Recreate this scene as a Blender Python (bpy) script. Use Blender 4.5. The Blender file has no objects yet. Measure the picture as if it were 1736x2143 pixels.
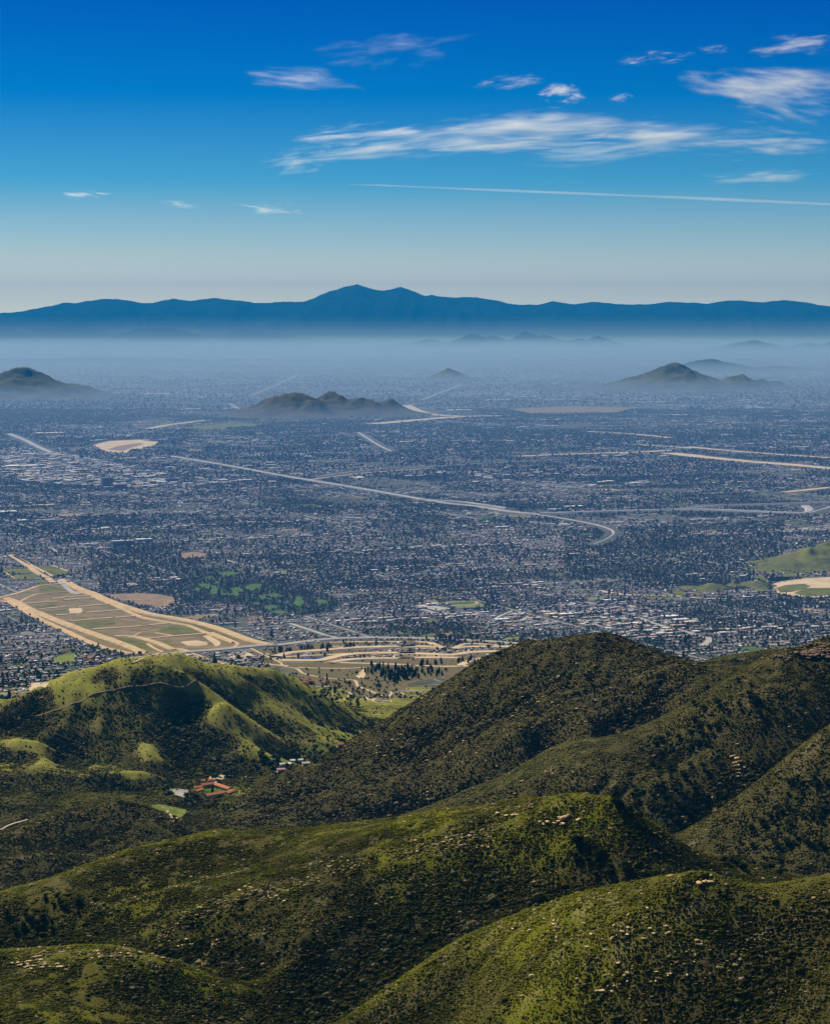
import bpy, math, random
import numpy as np
from mathutils import Vector

random.seed(7)
rng = np.random.default_rng(7)
R = math.radians
scene = bpy.context.scene
COL = scene.collection

# ------------------------------------------------------------------ camera
H_CAM = 1150.0            # metres above the valley floor
F = 4922.3                # focal length in units of a 1736 x 2143 frame
HORIZON = 653.0          # eye level in the frame
PITCH = math.atan((1071.5 - HORIZON) / F)
cam_d = bpy.data.cameras.new("camera")
cam_d.sensor_fit = 'HORIZONTAL'
cam_d.angle_x = 2 * math.atan(868.0 / F)
cam_d.clip_start = 5.0
cam_d.clip_end = 600000.0
cam = bpy.data.objects.new("camera", cam_d)
cam.location = (0, 0, H_CAM)
cam.rotation_euler = (math.pi / 2 - PITCH, 0, 0)
COL.objects.link(cam)
scene.camera = cam

# ------------------------------------------------------------------ sky and sun
SUN_EL, SUN_AZ = R(40), R(-34)        # azimuth measured from +Y (view direction) towards +X
world = bpy.data.worlds.new("World")
scene.world = world
world.use_nodes = True
wn, wl = world.node_tree.nodes, world.node_tree.links
wn.clear()
w_out = wn.new('ShaderNodeOutputWorld')
w_bg = wn.new('ShaderNodeBackground'); w_bg.inputs['Strength'].default_value = 0.11
w_sky = wn.new('ShaderNodeTexSky'); w_sky.sky_type = 'NISHITA'; w_sky.sun_disc = False
w_sky.sun_elevation = SUN_EL; w_sky.sun_rotation = SUN_AZ
w_sky.altitude = 1500; w_sky.air_density = 1.0; w_sky.dust_density = 0.3; w_sky.ozone_density = 3.0
w_tc = wn.new('ShaderNodeTexCoord')
w_map = wn.new('ShaderNodeMapping'); w_map.inputs['Scale'].default_value = (1, 1, 4.0); w_map.inputs['Location'].default_value = (0, 0, 0.16)
w_nrm = wn.new('ShaderNodeVectorMath'); w_nrm.operation = 'NORMALIZE'
wl.new(w_tc.outputs['Generated'], w_map.inputs['Vector'])
wl.new(w_map.outputs['Vector'], w_nrm.inputs[0])
wl.new(w_nrm.outputs['Vector'], w_sky.inputs['Vector'])
w_sep = wn.new('ShaderNodeSeparateXYZ'); wl.new(w_tc.outputs['Generated'], w_sep.inputs[0])
w_ramp = wn.new('ShaderNodeValToRGB')
w_add = wn.new('ShaderNodeMath'); w_add.operation = 'ADD'; w_add.inputs[1].default_value = 0.01
wl.new(w_sep.outputs['Z'], w_add.inputs[0]); wl.new(w_add.outputs[0], w_ramp.inputs['Fac'])
SKY_RAMP = [(0.0, (2.15, 1.2, 0.40)), (0.0195, (1.95, 1.05, 0.41)), (0.0399, (1.05, 0.87, 0.50)), (0.0642, (0.22, 0.645, 0.58)), (0.1004, (0.0, 0.39, 0.61)), (0.141, (0.0, 0.23, 0.595)), (0.3, (0.08, 0.28, 0.56)), (1.0, (0.30, 0.42, 0.58))]
cr = w_ramp.color_ramp
while len(cr.elements) < len(SKY_RAMP): cr.elements.new(0.5)
for e, (p, c) in zip(cr.elements, SKY_RAMP):
    e.position = p; e.color = (*c, 1)
w_mix = wn.new('ShaderNodeMix'); w_mix.data_type = 'RGBA'; w_mix.blend_type = 'MULTIPLY'; w_mix.inputs[0].default_value = 1.0
wl.new(w_sky.outputs['Color'], w_mix.inputs[6]); wl.new(w_ramp.outputs['Color'], w_mix.inputs[7])
wl.new(w_mix.outputs[2], w_bg.inputs['Color'])
wl.new(w_bg.outputs['Background'], w_out.inputs['Surface'])

sun_d = bpy.data.lights.new("sun", 'SUN')
sun_d.energy = 5.0; sun_d.angle = R(0.5); sun_d.color = (1.0, 0.89, 0.70)
sun = bpy.data.objects.new("sun", sun_d)
sdir = Vector((math.sin(SUN_AZ) * math.cos(SUN_EL), math.cos(SUN_AZ) * math.cos(SUN_EL), math.sin(SUN_EL)))
sun.rotation_euler = sdir.to_track_quat('Z', 'Y').to_euler()
sun.location = (0, 0, 3000)
COL.objects.link(sun)

scene.view_settings.view_transform = 'Standard'
scene.view_settings.look = 'None'
scene.view_settings.gamma = 1.0
scene.view_settings.exposure = 0.7
scene.view_settings.use_curve_mapping = False
scene.cycles.max_bounces = 5
scene.cycles.diffuse_bounces = 2
scene.cycles.transparent_max_bounces = 12
scene.cycles.volume_bounces = 1
scene.cycles.use_denoising = True

HAZE_COL, HAZE_D = (.01, .275, .70), 9.5e-6
SMOG_COL, SMOG_D, SMOG_T = (.52, .655, .67), 4.2e-5, 260.0
CLOUD_D = 1.0e-3

# ------------------------------------------------------------------ helpers: pixels to places
CP, SP = math.cos(PITCH), math.sin(PITCH)
def ray(x, y):
    u = (x - 868.0) / F; v = (1071.5 - y) / F
    return u, CP + v * SP, -SP + v * CP
def at(x, y, D):
    """point seen at (x, y) standing D metres away"""
    a, b, c = ray(x, y)
    t = D / b
    return np.array((a * t, D, H_CAM + c * t))
def S(x, y):              # 1920-wide coordinates
    return x * 1736 / 1920, y * 1736 / 1920
def Z(ox, oy, pts):       # a 400 px wide enlargement whose corner is (ox, oy)
    return [S(ox + x / 4.34, oy + y / 4.34) for x, y in pts]
def at_z(x, y, z=0.0):
    a, b, c = ray(x, y)
    t = (z - H_CAM) / c
    return np.array((a * t, b * t, z))

def hash2(ix, iy, seed):
    h = (ix * 374761393 + iy * 668265263 + seed * 974634777) & 0x7fffffff
    h = ((h ^ (h >> 13)) * 1274126177) & 0x7fffffff
    return ((h ^ (h >> 16)) & 0xffff) / 65535.0
def vnoise(x, y, seed=0):
    x0 = np.floor(x); y0 = np.floor(y)
    fx = x - x0; fy = y - y0
    fx = fx * fx * fx * (fx * (fx * 6 - 15) + 10); fy = fy * fy * fy * (fy * (fy * 6 - 15) + 10)
    ix = x0.astype(np.int64); iy = y0.astype(np.int64)
    a = hash2(ix, iy, seed); b = hash2(ix + 1, iy, seed); c = hash2(ix, iy + 1, seed); d = hash2(ix + 1, iy + 1, seed)
    return (a * (1 - fx) + b * fx) * (1 - fy) + (c * (1 - fx) + d * fx) * fy
def fbm(x, y, oct=4, seed=0):
    s = 0.0; a = 0.5; t = 0
    for k in range(oct):
        s = s + a * vnoise(x * 2 ** k + 17.3 * k, y * 2 ** k - 9.1 * k, seed + k); t += a; a *= 0.5
    return s / t
def ridged(x, y, oct=4, seed=0):
    s = 0.0; a = 0.5; t = 0
    for k in range(oct):
        s = s + a * (1 - np.abs(2 * vnoise(x * 2 ** k + 5.3 * k, y * 2 ** k + 3.7 * k, seed + k) - 1)); t += a; a *= 0.5
    return s / t
def in_poly(px, py, poly):
    inside = np.zeros(px.shape, bool)
    n = len(poly)
    for i in range(n):
        x1, y1 = poly[i][0], poly[i][1]; x2, y2 = poly[(i + 1) % n][0], poly[(i + 1) % n][1]
        if y1 == y2: continue
        c = ((y1 > py) != (y2 > py)) & (px < (x2 - x1) * (py - y1) / (y2 - y1) + x1)
        inside ^= c
    return inside
def near_line(px, py, pts, w):
    ok = np.zeros(px.shape, bool)
    for (x1, y1), (x2, y2) in zip([p[:2] for p in pts[:-1]], [p[:2] for p in pts[1:]]):
        dx, dy = x2 - x1, y2 - y1; L = dx * dx + dy * dy + 1e-9
        t = np.clip(((px - x1) * dx + (py - y1) * dy) / L, 0, 1)
        ok |= (px - x1 - t * dx) ** 2 + (py - y1 - t * dy) ** 2 < w * w
    return ok
def smooth(a, b, x):
    t = np.clip((x - a) / (b - a), 0, 1); return t * t * (3 - 2 * t)

# ------------------------------------------------------------------ helpers: meshes and objects
def make_mesh(name, verts, faces, mats=(), midx=None, smooth_shade=False, fcol=None, vattr=None):
    """faces: list of integer arrays, each (n, k)"""
    me = bpy.data.meshes.new(name)
    verts = np.asarray(verts, np.float32)
    me.vertices.add(len(verts)); me.vertices.foreach_set('co', verts.ravel())
    faces = [np.asarray(f, np.int32) for f in faces if len(f)]
    loops = np.concatenate([f.ravel() for f in faces])
    tot = np.concatenate([np.full(len(f), f.shape[1], np.int32) for f in faces])
    start = np.concatenate(([0], np.cumsum(tot)[:-1])).astype(np.int32)
    me.loops.add(len(loops)); me.loops.foreach_set('vertex_index', loops)
    me.polygons.add(len(tot)); me.polygons.foreach_set('loop_start', start)
    try: me.polygons.foreach_set('loop_total', tot)
    except Exception: pass
    if midx is not None: me.polygons.foreach_set('material_index', np.asarray(midx, np.int32))
    me.polygons.foreach_set('use_smooth', np.full(len(tot), smooth_shade, bool))
    me.update(calc_edges=True)
    for m in mats: me.materials.append(m)
    if fcol is not None:
        a = me.attributes.new('col', 'FLOAT_COLOR', 'FACE')
        c = np.ones((len(tot), 4), np.float32); c[:, :3] = fcol
        a.data.foreach_set('color', c.ravel())
    if vattr:
        for k, v in vattr.items():
            if np.ndim(v) == 2:
                a = me.attributes.new(k, 'FLOAT_COLOR', 'POINT'); c = np.ones((len(v), 4), np.float32); c[:, :3] = v
                a.data.foreach_set('color', c.ravel())
            else:
                a = me.attributes.new(k, 'FLOAT', 'POINT'); a.data.foreach_set('value', np.asarray(v, np.float32))
    me.validate()
    return me
def link(name, me, parent=None, loc=None, rz=0, scale=None):
    o = bpy.data.objects.new(name, me); COL.objects.link(o)
    if parent: o.parent = parent
    if loc is not None: o.location = loc
    if rz: o.rotation_euler = (0, 0, rz)
    if scale is not None: o.scale = scale
    return o
def tag(o, label=None, cat=None, group=None, kind=None):
    if label: o['label'] = label
    if cat: o['category'] = cat
    if group: o['group'] = group
    if kind: o['kind'] = kind
    return o
def grid_faces(nr, nc):
    i = np.arange(nr - 1)[:, None] * nc + np.arange(nc - 1)[None, :]
    i = i.ravel()
    return np.stack((i, i + 1, i + nc + 1, i + nc), 1)

# ------------------------------------------------------------------ helpers: materials
class NT:
    def __init__(s, name):
        s.m = bpy.data.materials.new(name); s.m.use_nodes = True
        s.t = s.m.node_tree; s.t.nodes.clear(); s.out = s.t.nodes.new('ShaderNodeOutputMaterial')
    def n(s, typ, ins=None, **kw):
        nd = s.t.nodes.new(typ)
        for k, v in kw.items(): setattr(nd, k, v)
        for k, v in (ins or {}).items():
            if hasattr(v, 'node'): s.t.links.new(v, nd.inputs[k])
            else: nd.inputs[k].default_value = v
        return nd
    def pos(s): return s.n('ShaderNodeNewGeometry').outputs['Position']
    def noise(s, scale, vec=None, detail=4, rough=0.6, dist=0.0, lo=None, hi=None):
        nd = s.n('ShaderNodeTexNoise', {'Scale': scale, 'Detail': detail, 'Roughness': rough, 'Distortion': dist, 'Vector': vec if vec is not None else s.pos()})
        o = nd.outputs['Fac']
        if lo is not None: o = s.n('ShaderNodeMapRange', {'Value': o, 'From Min': lo, 'From Max': hi}).outputs[0]
        return o
    def mix(s, f, a, b, typ='MIX'):
        nd = s.n('ShaderNodeMix', data_type='RGBA', blend_type=typ)
        for k, v in ((0, f), (6, a), (7, b)):
            if hasattr(v, 'node'): s.t.links.new(v, nd.inputs[k])
            else: nd.inputs[k].default_value = (*v, 1) if isinstance(v, tuple) else v
        return nd.outputs[2]
    def attr(s, name, typ='GEOMETRY', out='Color'):
        return s.n('ShaderNodeAttribute', attribute_name=name, attribute_type=typ).outputs[out]
    def finish(s, color, rough=0.9, bump=None, bump_d=1.0, spec=0.0, trans=0.0):
        b = s.n('ShaderNodeBsdfPrincipled', {'Roughness': rough, 'Specular IOR Level': spec})
        if hasattr(color, 'node'): s.t.links.new(color, b.inputs['Base Color'])
        else: b.inputs['Base Color'].default_value = (*color, 1)
        if bump is not None:
            bp = s.n('ShaderNodeBump', {'Height': bump, 'Distance': bump_d, 'Strength': 1.0})
            s.t.links.new(bp.outputs[0], b.inputs['Normal'])
        sh = b.outputs[0]
        if trans:
            t = s.n('ShaderNodeBsdfTranslucent')
            if hasattr(color, 'node'): s.t.links.new(color, t.inputs['Color'])
            else: t.inputs['Color'].default_value = (*color, 1)
            mx = s.n('ShaderNodeMixShader', {0: trans}); s.t.links.new(sh, mx.inputs[1]); s.t.links.new(t.outputs[0], mx.inputs[2]); sh = mx.outputs[0]
        s.t.links.new(sh, s.out.inputs['Surface'])
        return s.m

def simple(name, col, var=0.25, scale=0.05, rough=0.9):
    t = NT(name)
    n = t.noise(scale, lo=0.3, hi=0.7)
    a = tuple(c * (1 - var) for c in col); b = tuple(min(1, c * (1 + var)) for c in col)
    return t.finish(t.mix(n, a, b), rough)

def mat_facecol(name, rough=0.85, var=0.3, scale=0.4):
    t = NT(name)
    n = t.noise(scale, lo=0.25, hi=0.75)
    c = t.mix(n, (1 - var,) * 3, (1 + var * .4,) * 3)
    return t.finish(t.mix(1.0, t.attr('col'), c, 'MULTIPLY'), rough)
def mat_tint(name, base, trans=0.25, attr='INSTANCER'):
    t = NT(name)
    c = t.attr('tint', attr) if attr else base
    if attr is None:
        r = t.n('ShaderNodeObjectInfo').outputs['Random']
        c = t.mix(r, tuple(x * .6 for x in base), tuple(x * 1.4 for x in base))
    n = t.noise(0.9, lo=0.3, hi=0.7)
    c = t.mix(1.0, c, t.mix(n, (.6,) * 3, (1.25,) * 3), 'MULTIPLY')
    return t.finish(c, 0.9, trans=trans, spec=0.0)

# ------------------------------------------------------------------ the hills: ridge and gully lines (x, y in the 1736 frame, distance in km)
CRESTS = []
def crest(ln):          # a line whose far side falls away out of sight
    CRESTS.append(ln); return ln
LINES = [
 # near spur, left of frame
 crest([(-150,2010,2.06),(0,1998,2.03),(150,1985,2.03),(260,1990,2.02),(350,2015,2.01),(450,2060,2.0),(560,2125,1.98)]),
 [(-120,2100,1.95),(0,2075,1.95),(100,2048,1.97),(200,2060,1.96),(330,2100,1.95),(400,2140,1.93)], [(0,2180,1.84),(200,2190,1.84)], [(0,2035,2.0),(150,2020,2.0)],
 # near ridge, right
 crest([(780,2095,1.96),(900,1992,1.91),(1000,1950,1.87),(1100,1912,1.83),(1270,1862,1.78),(1470,1835,1.72),(1550,1858,1.72),(1640,1856,1.70),(1736,1845,1.68),(1900,1840,1.65)]),
 [(1180,1990,1.74),(1100,2143,1.69)], [(1500,1950,1.672)], [(1640,2060,1.62),(1736,1990,1.615),(1850,1950,1.58)], [(900,2120,1.86),(980,2050,1.84)],
 # gully between
 [(1240,1812,2.10),(1100,1885,2.10),(950,1965,2.08),(820,2052,2.05),(740,2130,2.02),(650,2200,1.98)],
 [(1500,1845,2.12),(1620,1865,2.14),(1800,1900,2.14)],
 # front hill crest
 crest([(-150,1930,2.25),(0,1870,2.31),(170,1820,2.34),(280,1770,2.38),(380,1748,2.41),(480,1735,2.42),(650,1730,2.41),(850,1705,2.37),(1000,1690,2.31),(1100,1675,2.24),(1180,1670,2.18),(1250,1670,2.16),(1310,1690,2.13),(1400,1750,2.15),(1500,1800,2.20),(1600,1825,2.25),(1700,1850,2.30),(1850,1900,2.35)]),
 # its spur to the left, and the hollow above it
 [(1050,1720,2.21),(850,1775,2.20),(700,1830,2.19),(530,1880,2.18),(400,1930,2.17),(250,2000,2.15)],
 [(700,1778,2.275),(480,1825,2.275),(300,1905,2.235),(150,1985,2.19),(0,2010,2.2),(-150,2030,2.2)],
 [(900,1870,2.135),(700,1940,2.115),(560,2000,2.09)], [(420,2010,2.09),(520,2070,2.06)],
 [(1160,1760,2.135),(1110,1820,2.13)], [(1330,1790,2.09),(1300,1750,2.11)],
 # hill at lower left
 crest([(-150,1790,3.60),(0,1745,3.66),(100,1715,3.70),(220,1690,3.75),(300,1695,3.80),(370,1732,3.85)]),
 [(0,1830,3.48),(80,1800,3.52),(170,1812,3.53),(240,1780,3.60)], [(20,1780,3.59),(120,1760,3.64),(200,1745,3.67)],
 # left mountain: crest
 crest([(-220,1500,4.85),(-60,1490,4.85),(0,1475,4.90),(60,1455,4.95),(120,1432,5.0),(160,1408,5.02),(200,1388,5.05),(270,1375,5.10),(340,1379,5.12),(400,1391,5.15),(470,1401,5.20),(540,1416,5.27),(575,1404,5.35),(620,1421,5.38),(660,1441,5.42),(700,1463,5.47),(770,1503,5.57),(800,1528,5.65)]),
 # spurs
 [(340,1386,5.09),(400,1440,5.0),(440,1470,4.96),(480,1510,4.91),(530,1560,4.84),(570,1598,4.77)],
 [(470,1404,5.18),(500,1450,5.15),(560,1490,5.13),(630,1530,5.11),(700,1556,5.09)],
 [(600,1440,5.33),(640,1482,5.30),(655,1522,5.25),(720,1548,5.22)],
 [(120,1440,4.96),(130,1500,4.86),(200,1570,4.75),(260,1630,4.61),(290,1668,4.52)],
 [(0,1490,4.86),(40,1560,4.71),(120,1620,4.56),(200,1672,4.42)],
 [(-150,1560,4.65),(-60,1620,4.5),(40,1690,4.3)],
 # gullies between them
 [(240,1412,5.01),(255,1470,4.92),(290,1540,4.83),(340,1600,4.73),(360,1640,4.64)],
 [(380,1408,5.09),(440,1445,5.07),(520,1500,5.09),(570,1540,5.03),(630,1575,4.99)],
 [(545,1432,5.25),(570,1460,5.21),(610,1500,5.18),(660,1540,5.15)],
 [(70,1470,4.94),(80,1530,4.84),(150,1600,4.72),(220,1655,4.56)],
 [(-40,1530,4.80),(0,1600,4.66),(80,1660,4.47)],
 [(420,1510,4.97),(450,1570,4.86),(490,1615,4.76)],
 # canyon floor
 [(-200,1800,4.0),(0,1760,4.08),(150,1735,4.15),(330,1702,4.30),(380,1667,4.51),(440,1652,4.59),(520,1627,4.74),(600,1604,4.89),(700,1581,5.04),(760,1547,5.28),(800,1531,5.48),(850,1503,5.78)],
 # dome at right: outline and face
 crest([(1560,1405,3.9),(1500,1392,4.0),(1400,1370,4.1),(1330,1350,4.15),(1250,1333,4.2),(1150,1346,4.2),(1070,1364,4.22),(1000,1392,4.25),(900,1455,4.3),(850,1485,4.35),(780,1530,4.4),(720,1582,4.4),(620,1627,4.35),(500,1668,4.25),(420,1717,4.1),(385,1742,4.02)]),
 [(600,1730,3.85),(720,1725,3.80),(850,1715,3.75)], [(700,1655,4.05),(900,1600,4.0),(1000,1500,4.1)], [(1100,1500,3.95),(1200,1440,4.02)],
 [(820,1640,3.98),(860,1560,4.14)], [(1060,1560,3.82),(1240,1500,3.83)],
 # ridge behind on the right
 crest([(1950,1290,3.7),(1850,1305,3.66),(1736,1338,3.62),(1705,1346,3.61),(1680,1364,3.60),(1655,1362,3.60),(1625,1376,3.60),(1580,1384,3.60),(1530,1404,3.58),(1480,1450,3.55),(1430,1482,3.52),(1380,1510,3.50),(1270,1550,3.50),(1150,1573,3.52),(1050,1633,3.55),(950,1671,3.58),(850,1706,3.62),(700,1741,3.65)]),
 [(1450,1440,3.84),(1400,1492,3.83),(1270,1542,3.83),(1150,1570,3.83),(1050,1622,3.81),(850,1702,3.76)],
 [(1680,1440,3.42),(1640,1485,3.36),(1600,1562,3.31),(1540,1642,3.26),(1480,1702,3.21),(1430,1743,3.16)],
 [(1300,1640,3.30),(1180,1650,3.34)], [(1380,1600,3.36),(1360,1680,3.22)],
 # spur at far right
 crest([(1950,1400,3.25),(1850,1470,3.2),(1736,1530,3.15),(1650,1576,3.13),(1600,1622,3.10),(1540,1682,3.07),(1440,1743,3.03)]),
 [(1736,1700,2.95),(1640,1830,2.84)], [(1500,1790,2.95)],
 # far low hill behind the saddle
 [(1480,1392,5.5),(1560,1373,5.5),(1640,1366,5.5),(1760,1360,5.5)],
 # slope at the canyon mouth
 [(950,1430,5.75),(880,1480,5.62)],
]
ANCH = [  # x km, y km, z
 (-.5,2.75,400),(-.2,2.8,370),(.1,2.8,360),(.3,2.75,370),(.5,2.72,395),(.8,2.6,430),(-.9,2.7,420),
 (-.45,3.15,290),(-.1,3.3,275),(.2,3.2,310),(-.8,3.1,320),
 (.3,4.75,270),(.55,4.75,300),(.1,4.85,210),(.3,5.25,90),(.6,5.2,140),(.9,4.8,330),(.0,5.25,120),
 (.9,5.2,170),(1.3,4.2,480),(1.5,5.0,300),(.5,5.05,160),
 (-1.2,5.6,120),(-.8,5.7,90),(-.45,5.75,80),(-.2,5.85,70),(-1.3,5.1,300),(-1.6,4.6,350),(-1.4,4.0,300),
 (.15,5.9,55),(.5,5.9,45),(.9,5.95,60),(1.3,5.95,90),(1.7,5.6,180),
 (-1.8,6.2,45),(-1.2,6.2,42),(-.7,6.2,42),(-.3,6.25,38),(.1,6.3,34),(.5,6.3,30),(1.0,6.35,28),(1.5,6.35,30),(2,6.2,50),
 (-2,6.7,14),(-1.4,6.7,14),(-.9,6.7,14),(-.4,6.7,14),(.1,6.7,13),(.6,6.7,12),(1.1,6.7,12),(1.6,6.7,12),(2.1,6.7,12),
 (-2,7.2,0),(-1.3,7.2,0),(-.7,7.2,0),(0,7.2,0),(.7,7.2,0),(1.4,7.2,0),(2.1,7.2,0),
 (-1.1,2.2,560),(-1.2,1.7,640),(1.1,2.2,560),(1.1,1.6,720),(1.3,2.9,480),(1.6,3.5,560),(-1.4,3.4,350),
 (0,1.35,500),(.35,1.3,530),(-.4,1.3,490),(.9,1.2,600),(-.9,1.2,560),(0,1.6,480),(-.3,1.65,490),
 (0,.9,640),(.5,.9,680),(-.5,.9,660),(1,.8,740),(-1,.8,740),(0,.55,900),(.8,.4,980),(-.8,.4,980),(0,.2,1030),(.6,.15,1060),(-.6,.15,1060),
]
pts = []
for ln in LINES:
    P3 = [at(x, y, d * 1000) for x, y, d in ln]
    pts.append(P3[0])
    for a, b in zip(P3[:-1], P3[1:]):
        n = max(1, int(np.linalg.norm((b - a)[:2]) / 110))
        for k in range(1, n + 1): pts.append(a + (b - a) * k / n)
for ln in CRESTS:
    P3 = [at(x, y, d * 1000) for x, y, d in ln]
    for a, b in zip(P3[:-1], P3[1:]):
        n = max(1, int(np.linalg.norm((b - a)[:2]) / 130))
        for k in range(n):
            q = a + (b - a) * (k + .5) / n
            f_ = 1.045; w_ = q * f_; w_[2] = H_CAM + (q[2] - H_CAM) * f_ - q[1] * .0075
            pts.append(w_)
for x, y, z in ANCH: pts.append(np.array((x * 1000, y * 1000, z + 13.2 * y * min(1, max(0, (7.0 - y) / 1.0)))))
pts = np.array(pts)
def tps_fit(p, lam=2e-5):
    n = len(p); q = p[:, :2] / 1000
    d2 = ((q[:, None] - q[None]) ** 2).sum(-1)
    K = 0.5 * d2 * np.log(d2 + 1e-12) + lam * np.eye(n)
    A = np.zeros((n + 3, n + 3)); A[:n, :n] = K; A[:n, n] = 1; A[:n, n + 1:] = q; A[n, :n] = 1; A[n + 1:, :n] = q.T
    w = np.linalg.solve(A, np.concatenate((p[:, 2], np.zeros(3))))
    return q, w
TQ, TW = tps_fit(pts)
def tps_eval(x, y):
    out = np.empty(x.size); q = np.stack((x.ravel(), y.ravel()), 1) / 1000
    for i in range(0, len(q), 20000):
        c = q[i:i + 20000]
        d2 = ((c[:, None] - TQ[None]) ** 2).sum(-1)
        out[i:i + 20000] = (0.5 * d2 * np.log(d2 + 1e-12)) @ TW[:-3] + TW[-3] + c @ TW[-2:]
    return out.reshape(x.shape)
X0, X1, Y0, Y1, CELL = -2000.0, 2000.0, 160.0, 7200.0, 8.0
cgx = np.arange(X0, X1 + 1, 16.0); cgy = np.arange(Y0, Y1 + 1, 16.0)
CX, CY = np.meshgrid(cgx, cgy)
base = tps_eval(CX, CY)
gx = np.arange(X0, X1 + 1, CELL); gy = np.arange(Y0, Y1 + 1, CELL)
def bil(grid, x, y, cell, x0=X0, y0=Y0):
    fx = np.clip((x - x0) / cell, 0, grid.shape[1] - 1.001); fy = np.clip((y - y0) / cell, 0, grid.shape[0] - 1.001)
    ix = fx.astype(int); iy = fy.astype(int); fx = fx - ix; fy = fy - iy
    return (grid[iy, ix] * (1 - fx) + grid[iy, ix + 1] * fx) * (1 - fy) + (grid[iy + 1, ix] * (1 - fx) + grid[iy + 1, ix + 1] * fx) * fy
GX, GY = np.meshgrid(gx, gy)
HT = bil(base, GX, GY, 16.0)
rough_amt = smooth(25, 120, HT) * smooth(7000, 6300, GY) * np.clip((GY / 4600) ** 1.5, .12, 1)
wx = GX + 60 * (fbm(GX / 240, GY / 240, 3, 5) - .5); wy = GY + 60 * (fbm(GX / 240, GY / 240, 3, 9) - .5)
HT = HT + smooth(25, 120, HT) * smooth(7000, 6300, GY) * np.clip(GY / 4600, .3, 1) ** 1.2 * 12 * (ridged(wx / 85, wy / 85, 3, 41) - .6)
HT = HT + 16 * smooth(380, 620, GX) * smooth(3380, 3520, GY) * smooth(3900, 3720, GY) * (ridged(wx / 55, wy / 55, 3, 51) - .6)     # broken rock along the right hand crest
HT = HT + rough_amt * (30 * (ridged(wx / 215, wy / 215, 4, 27) - .55) + 9 * (fbm(GX / 60, GY / 60, 3, 31) - .5))
for k in range(70):            # no slope stands steeper than loose ground can
    for ax in (0, 1):
        d = np.diff(HT, axis=ax); e = np.sign(d) * np.maximum(np.abs(d) - CELL * .60, 0) * .22
        if ax == 0: HT[:-1] += e; HT[1:] -= e
        else: HT[:, :-1] += e; HT[:, 1:] -= e
# running water cuts the gullies
def erode(h, n, steps, seed):
    r = np.random.default_rng(seed)
    ny, nx = h.shape
    px = r.uniform(2, nx - 3, n); py = r.uniform(2, ny - 3, n)
    vx = np.zeros(n); vy = np.zeros(n); sed = np.zeros(n)
    for s in range(steps):
        ix = px.astype(int); iy = py.astype(int); fx = px - ix; fy = py - iy
        h00 = h[iy, ix]; h10 = h[iy, ix + 1]; h01 = h[iy + 1, ix]; h11 = h[iy + 1, ix + 1]
        gxx = (h10 - h00) * (1 - fy) + (h11 - h01) * fy; gyy = (h01 - h00) * (1 - fx) + (h11 - h10) * fx
        hc = (h00 * (1 - fx) + h10 * fx) * (1 - fy) + (h01 * (1 - fx) + h11 * fx) * fy
        vx = vx * .35 - gxx; vy = vy * .35 - gyy
        L = np.hypot(vx, vy) + 1e-9
        nx_ = np.clip(px + vx / L, 1, nx - 3); ny_ = np.clip(py + vy / L, 1, ny - 3)
        jx = nx_.astype(int); jy = ny_.astype(int); ffx = nx_ - jx; ffy = ny_ - jy
        hn = (h[jy, jx] * (1 - ffx) + h[jy, jx + 1] * ffx) * (1 - ffy) + (h[jy + 1, jx] * (1 - ffx) + h[jy + 1, jx + 1] * ffx) * ffy
        dh = hn - hc
        cap = np.clip(-dh, 0, 6) * 0.9
        dep = np.where(dh > 0, np.minimum(dh, sed), np.where(sed > cap, (sed - cap) * .25, -np.minimum((cap - sed) * .12, np.maximum(-dh, 0) * .5)))
        sed = sed - dep
        acc = np.zeros(h.size)
        for (ox, oy, w) in ((0, 0, (1 - fx) * (1 - fy)), (1, 0, fx * (1 - fy)), (0, 1, (1 - fx) * fy), (1, 1, fx * fy)):
            acc += np.bincount((iy + oy) * nx + ix + ox, weights=dep * w, minlength=h.size)
        h += np.clip(acc, -1.5, 1.5).reshape(h.shape)
        px, py = nx_, ny_
    return h
H_before = HT.copy()
for k in range(5): HT = erode(HT, 26000, 42, 100 + k)
HT = H_before + (HT - H_before) * np.clip(rough_amt * 1.2, 0, 1)
HT = np.where(GY > 7150, -1.0 + 0 * HT, HT)
dzy, dzx = np.gradient(HT, CELL)
lap = HT * 0
bl = HT.copy()
for k in range(6):
    bl[1:-1, 1:-1] = (bl[1:-1, 1:-1] * 2 + bl[:-2, 1:-1] + bl[2:, 1:-1] + bl[1:-1, :-2] + bl[1:-1, 2:]) / 6
for k in range(40):
    if k == 0: b2 = bl.copy()
    b2[1:-1, 1:-1] = (b2[:-2, 1:-1] + b2[2:, 1:-1] + b2[1:-1, :-2] + b2[1:-1, 2:]) / 4
CONVEX = bl - b2           # >0 on crests
def gz(x, y):
    x = np.asarray(x, float); y = np.asarray(y, float)
    return np.where(y < 7150, np.maximum(bil(HT, x, y, CELL), np.where(y > 6000, -1, -1e9)), 0.0)
NEAR_HILLS = [False]
def G(x, y):
    """where the sight line through (x, y) meets the ground; the plain lies beyond the hills"""
    a, b, c = ray(x, y)
    D = np.concatenate((np.arange(5850 if y < 1428 and not NEAR_HILLS[0] else 1300, 7300, 6.0), np.geomspace(7300, 140000, 3600)))
    zz = H_CAM + c * D / b; g = gz(a * D / b, D)
    k = np.argmax(zz < g)
    d = D[k]
    if k and d > 7150: d = (0 - H_CAM) * b / c
    return np.array((a * d / b, d, float(gz(a * d / b, d))))
# first-hit distance for hidden-point tests
def visible(x, y, z, tol=6.0):
    vis = np.ones(x.shape, bool)
    for t in np.linspace(.25, .985, 60):
        vis &= ~((gz(x * t, y * t) > H_CAM + (z - H_CAM) * t + tol))
    return vis

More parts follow.
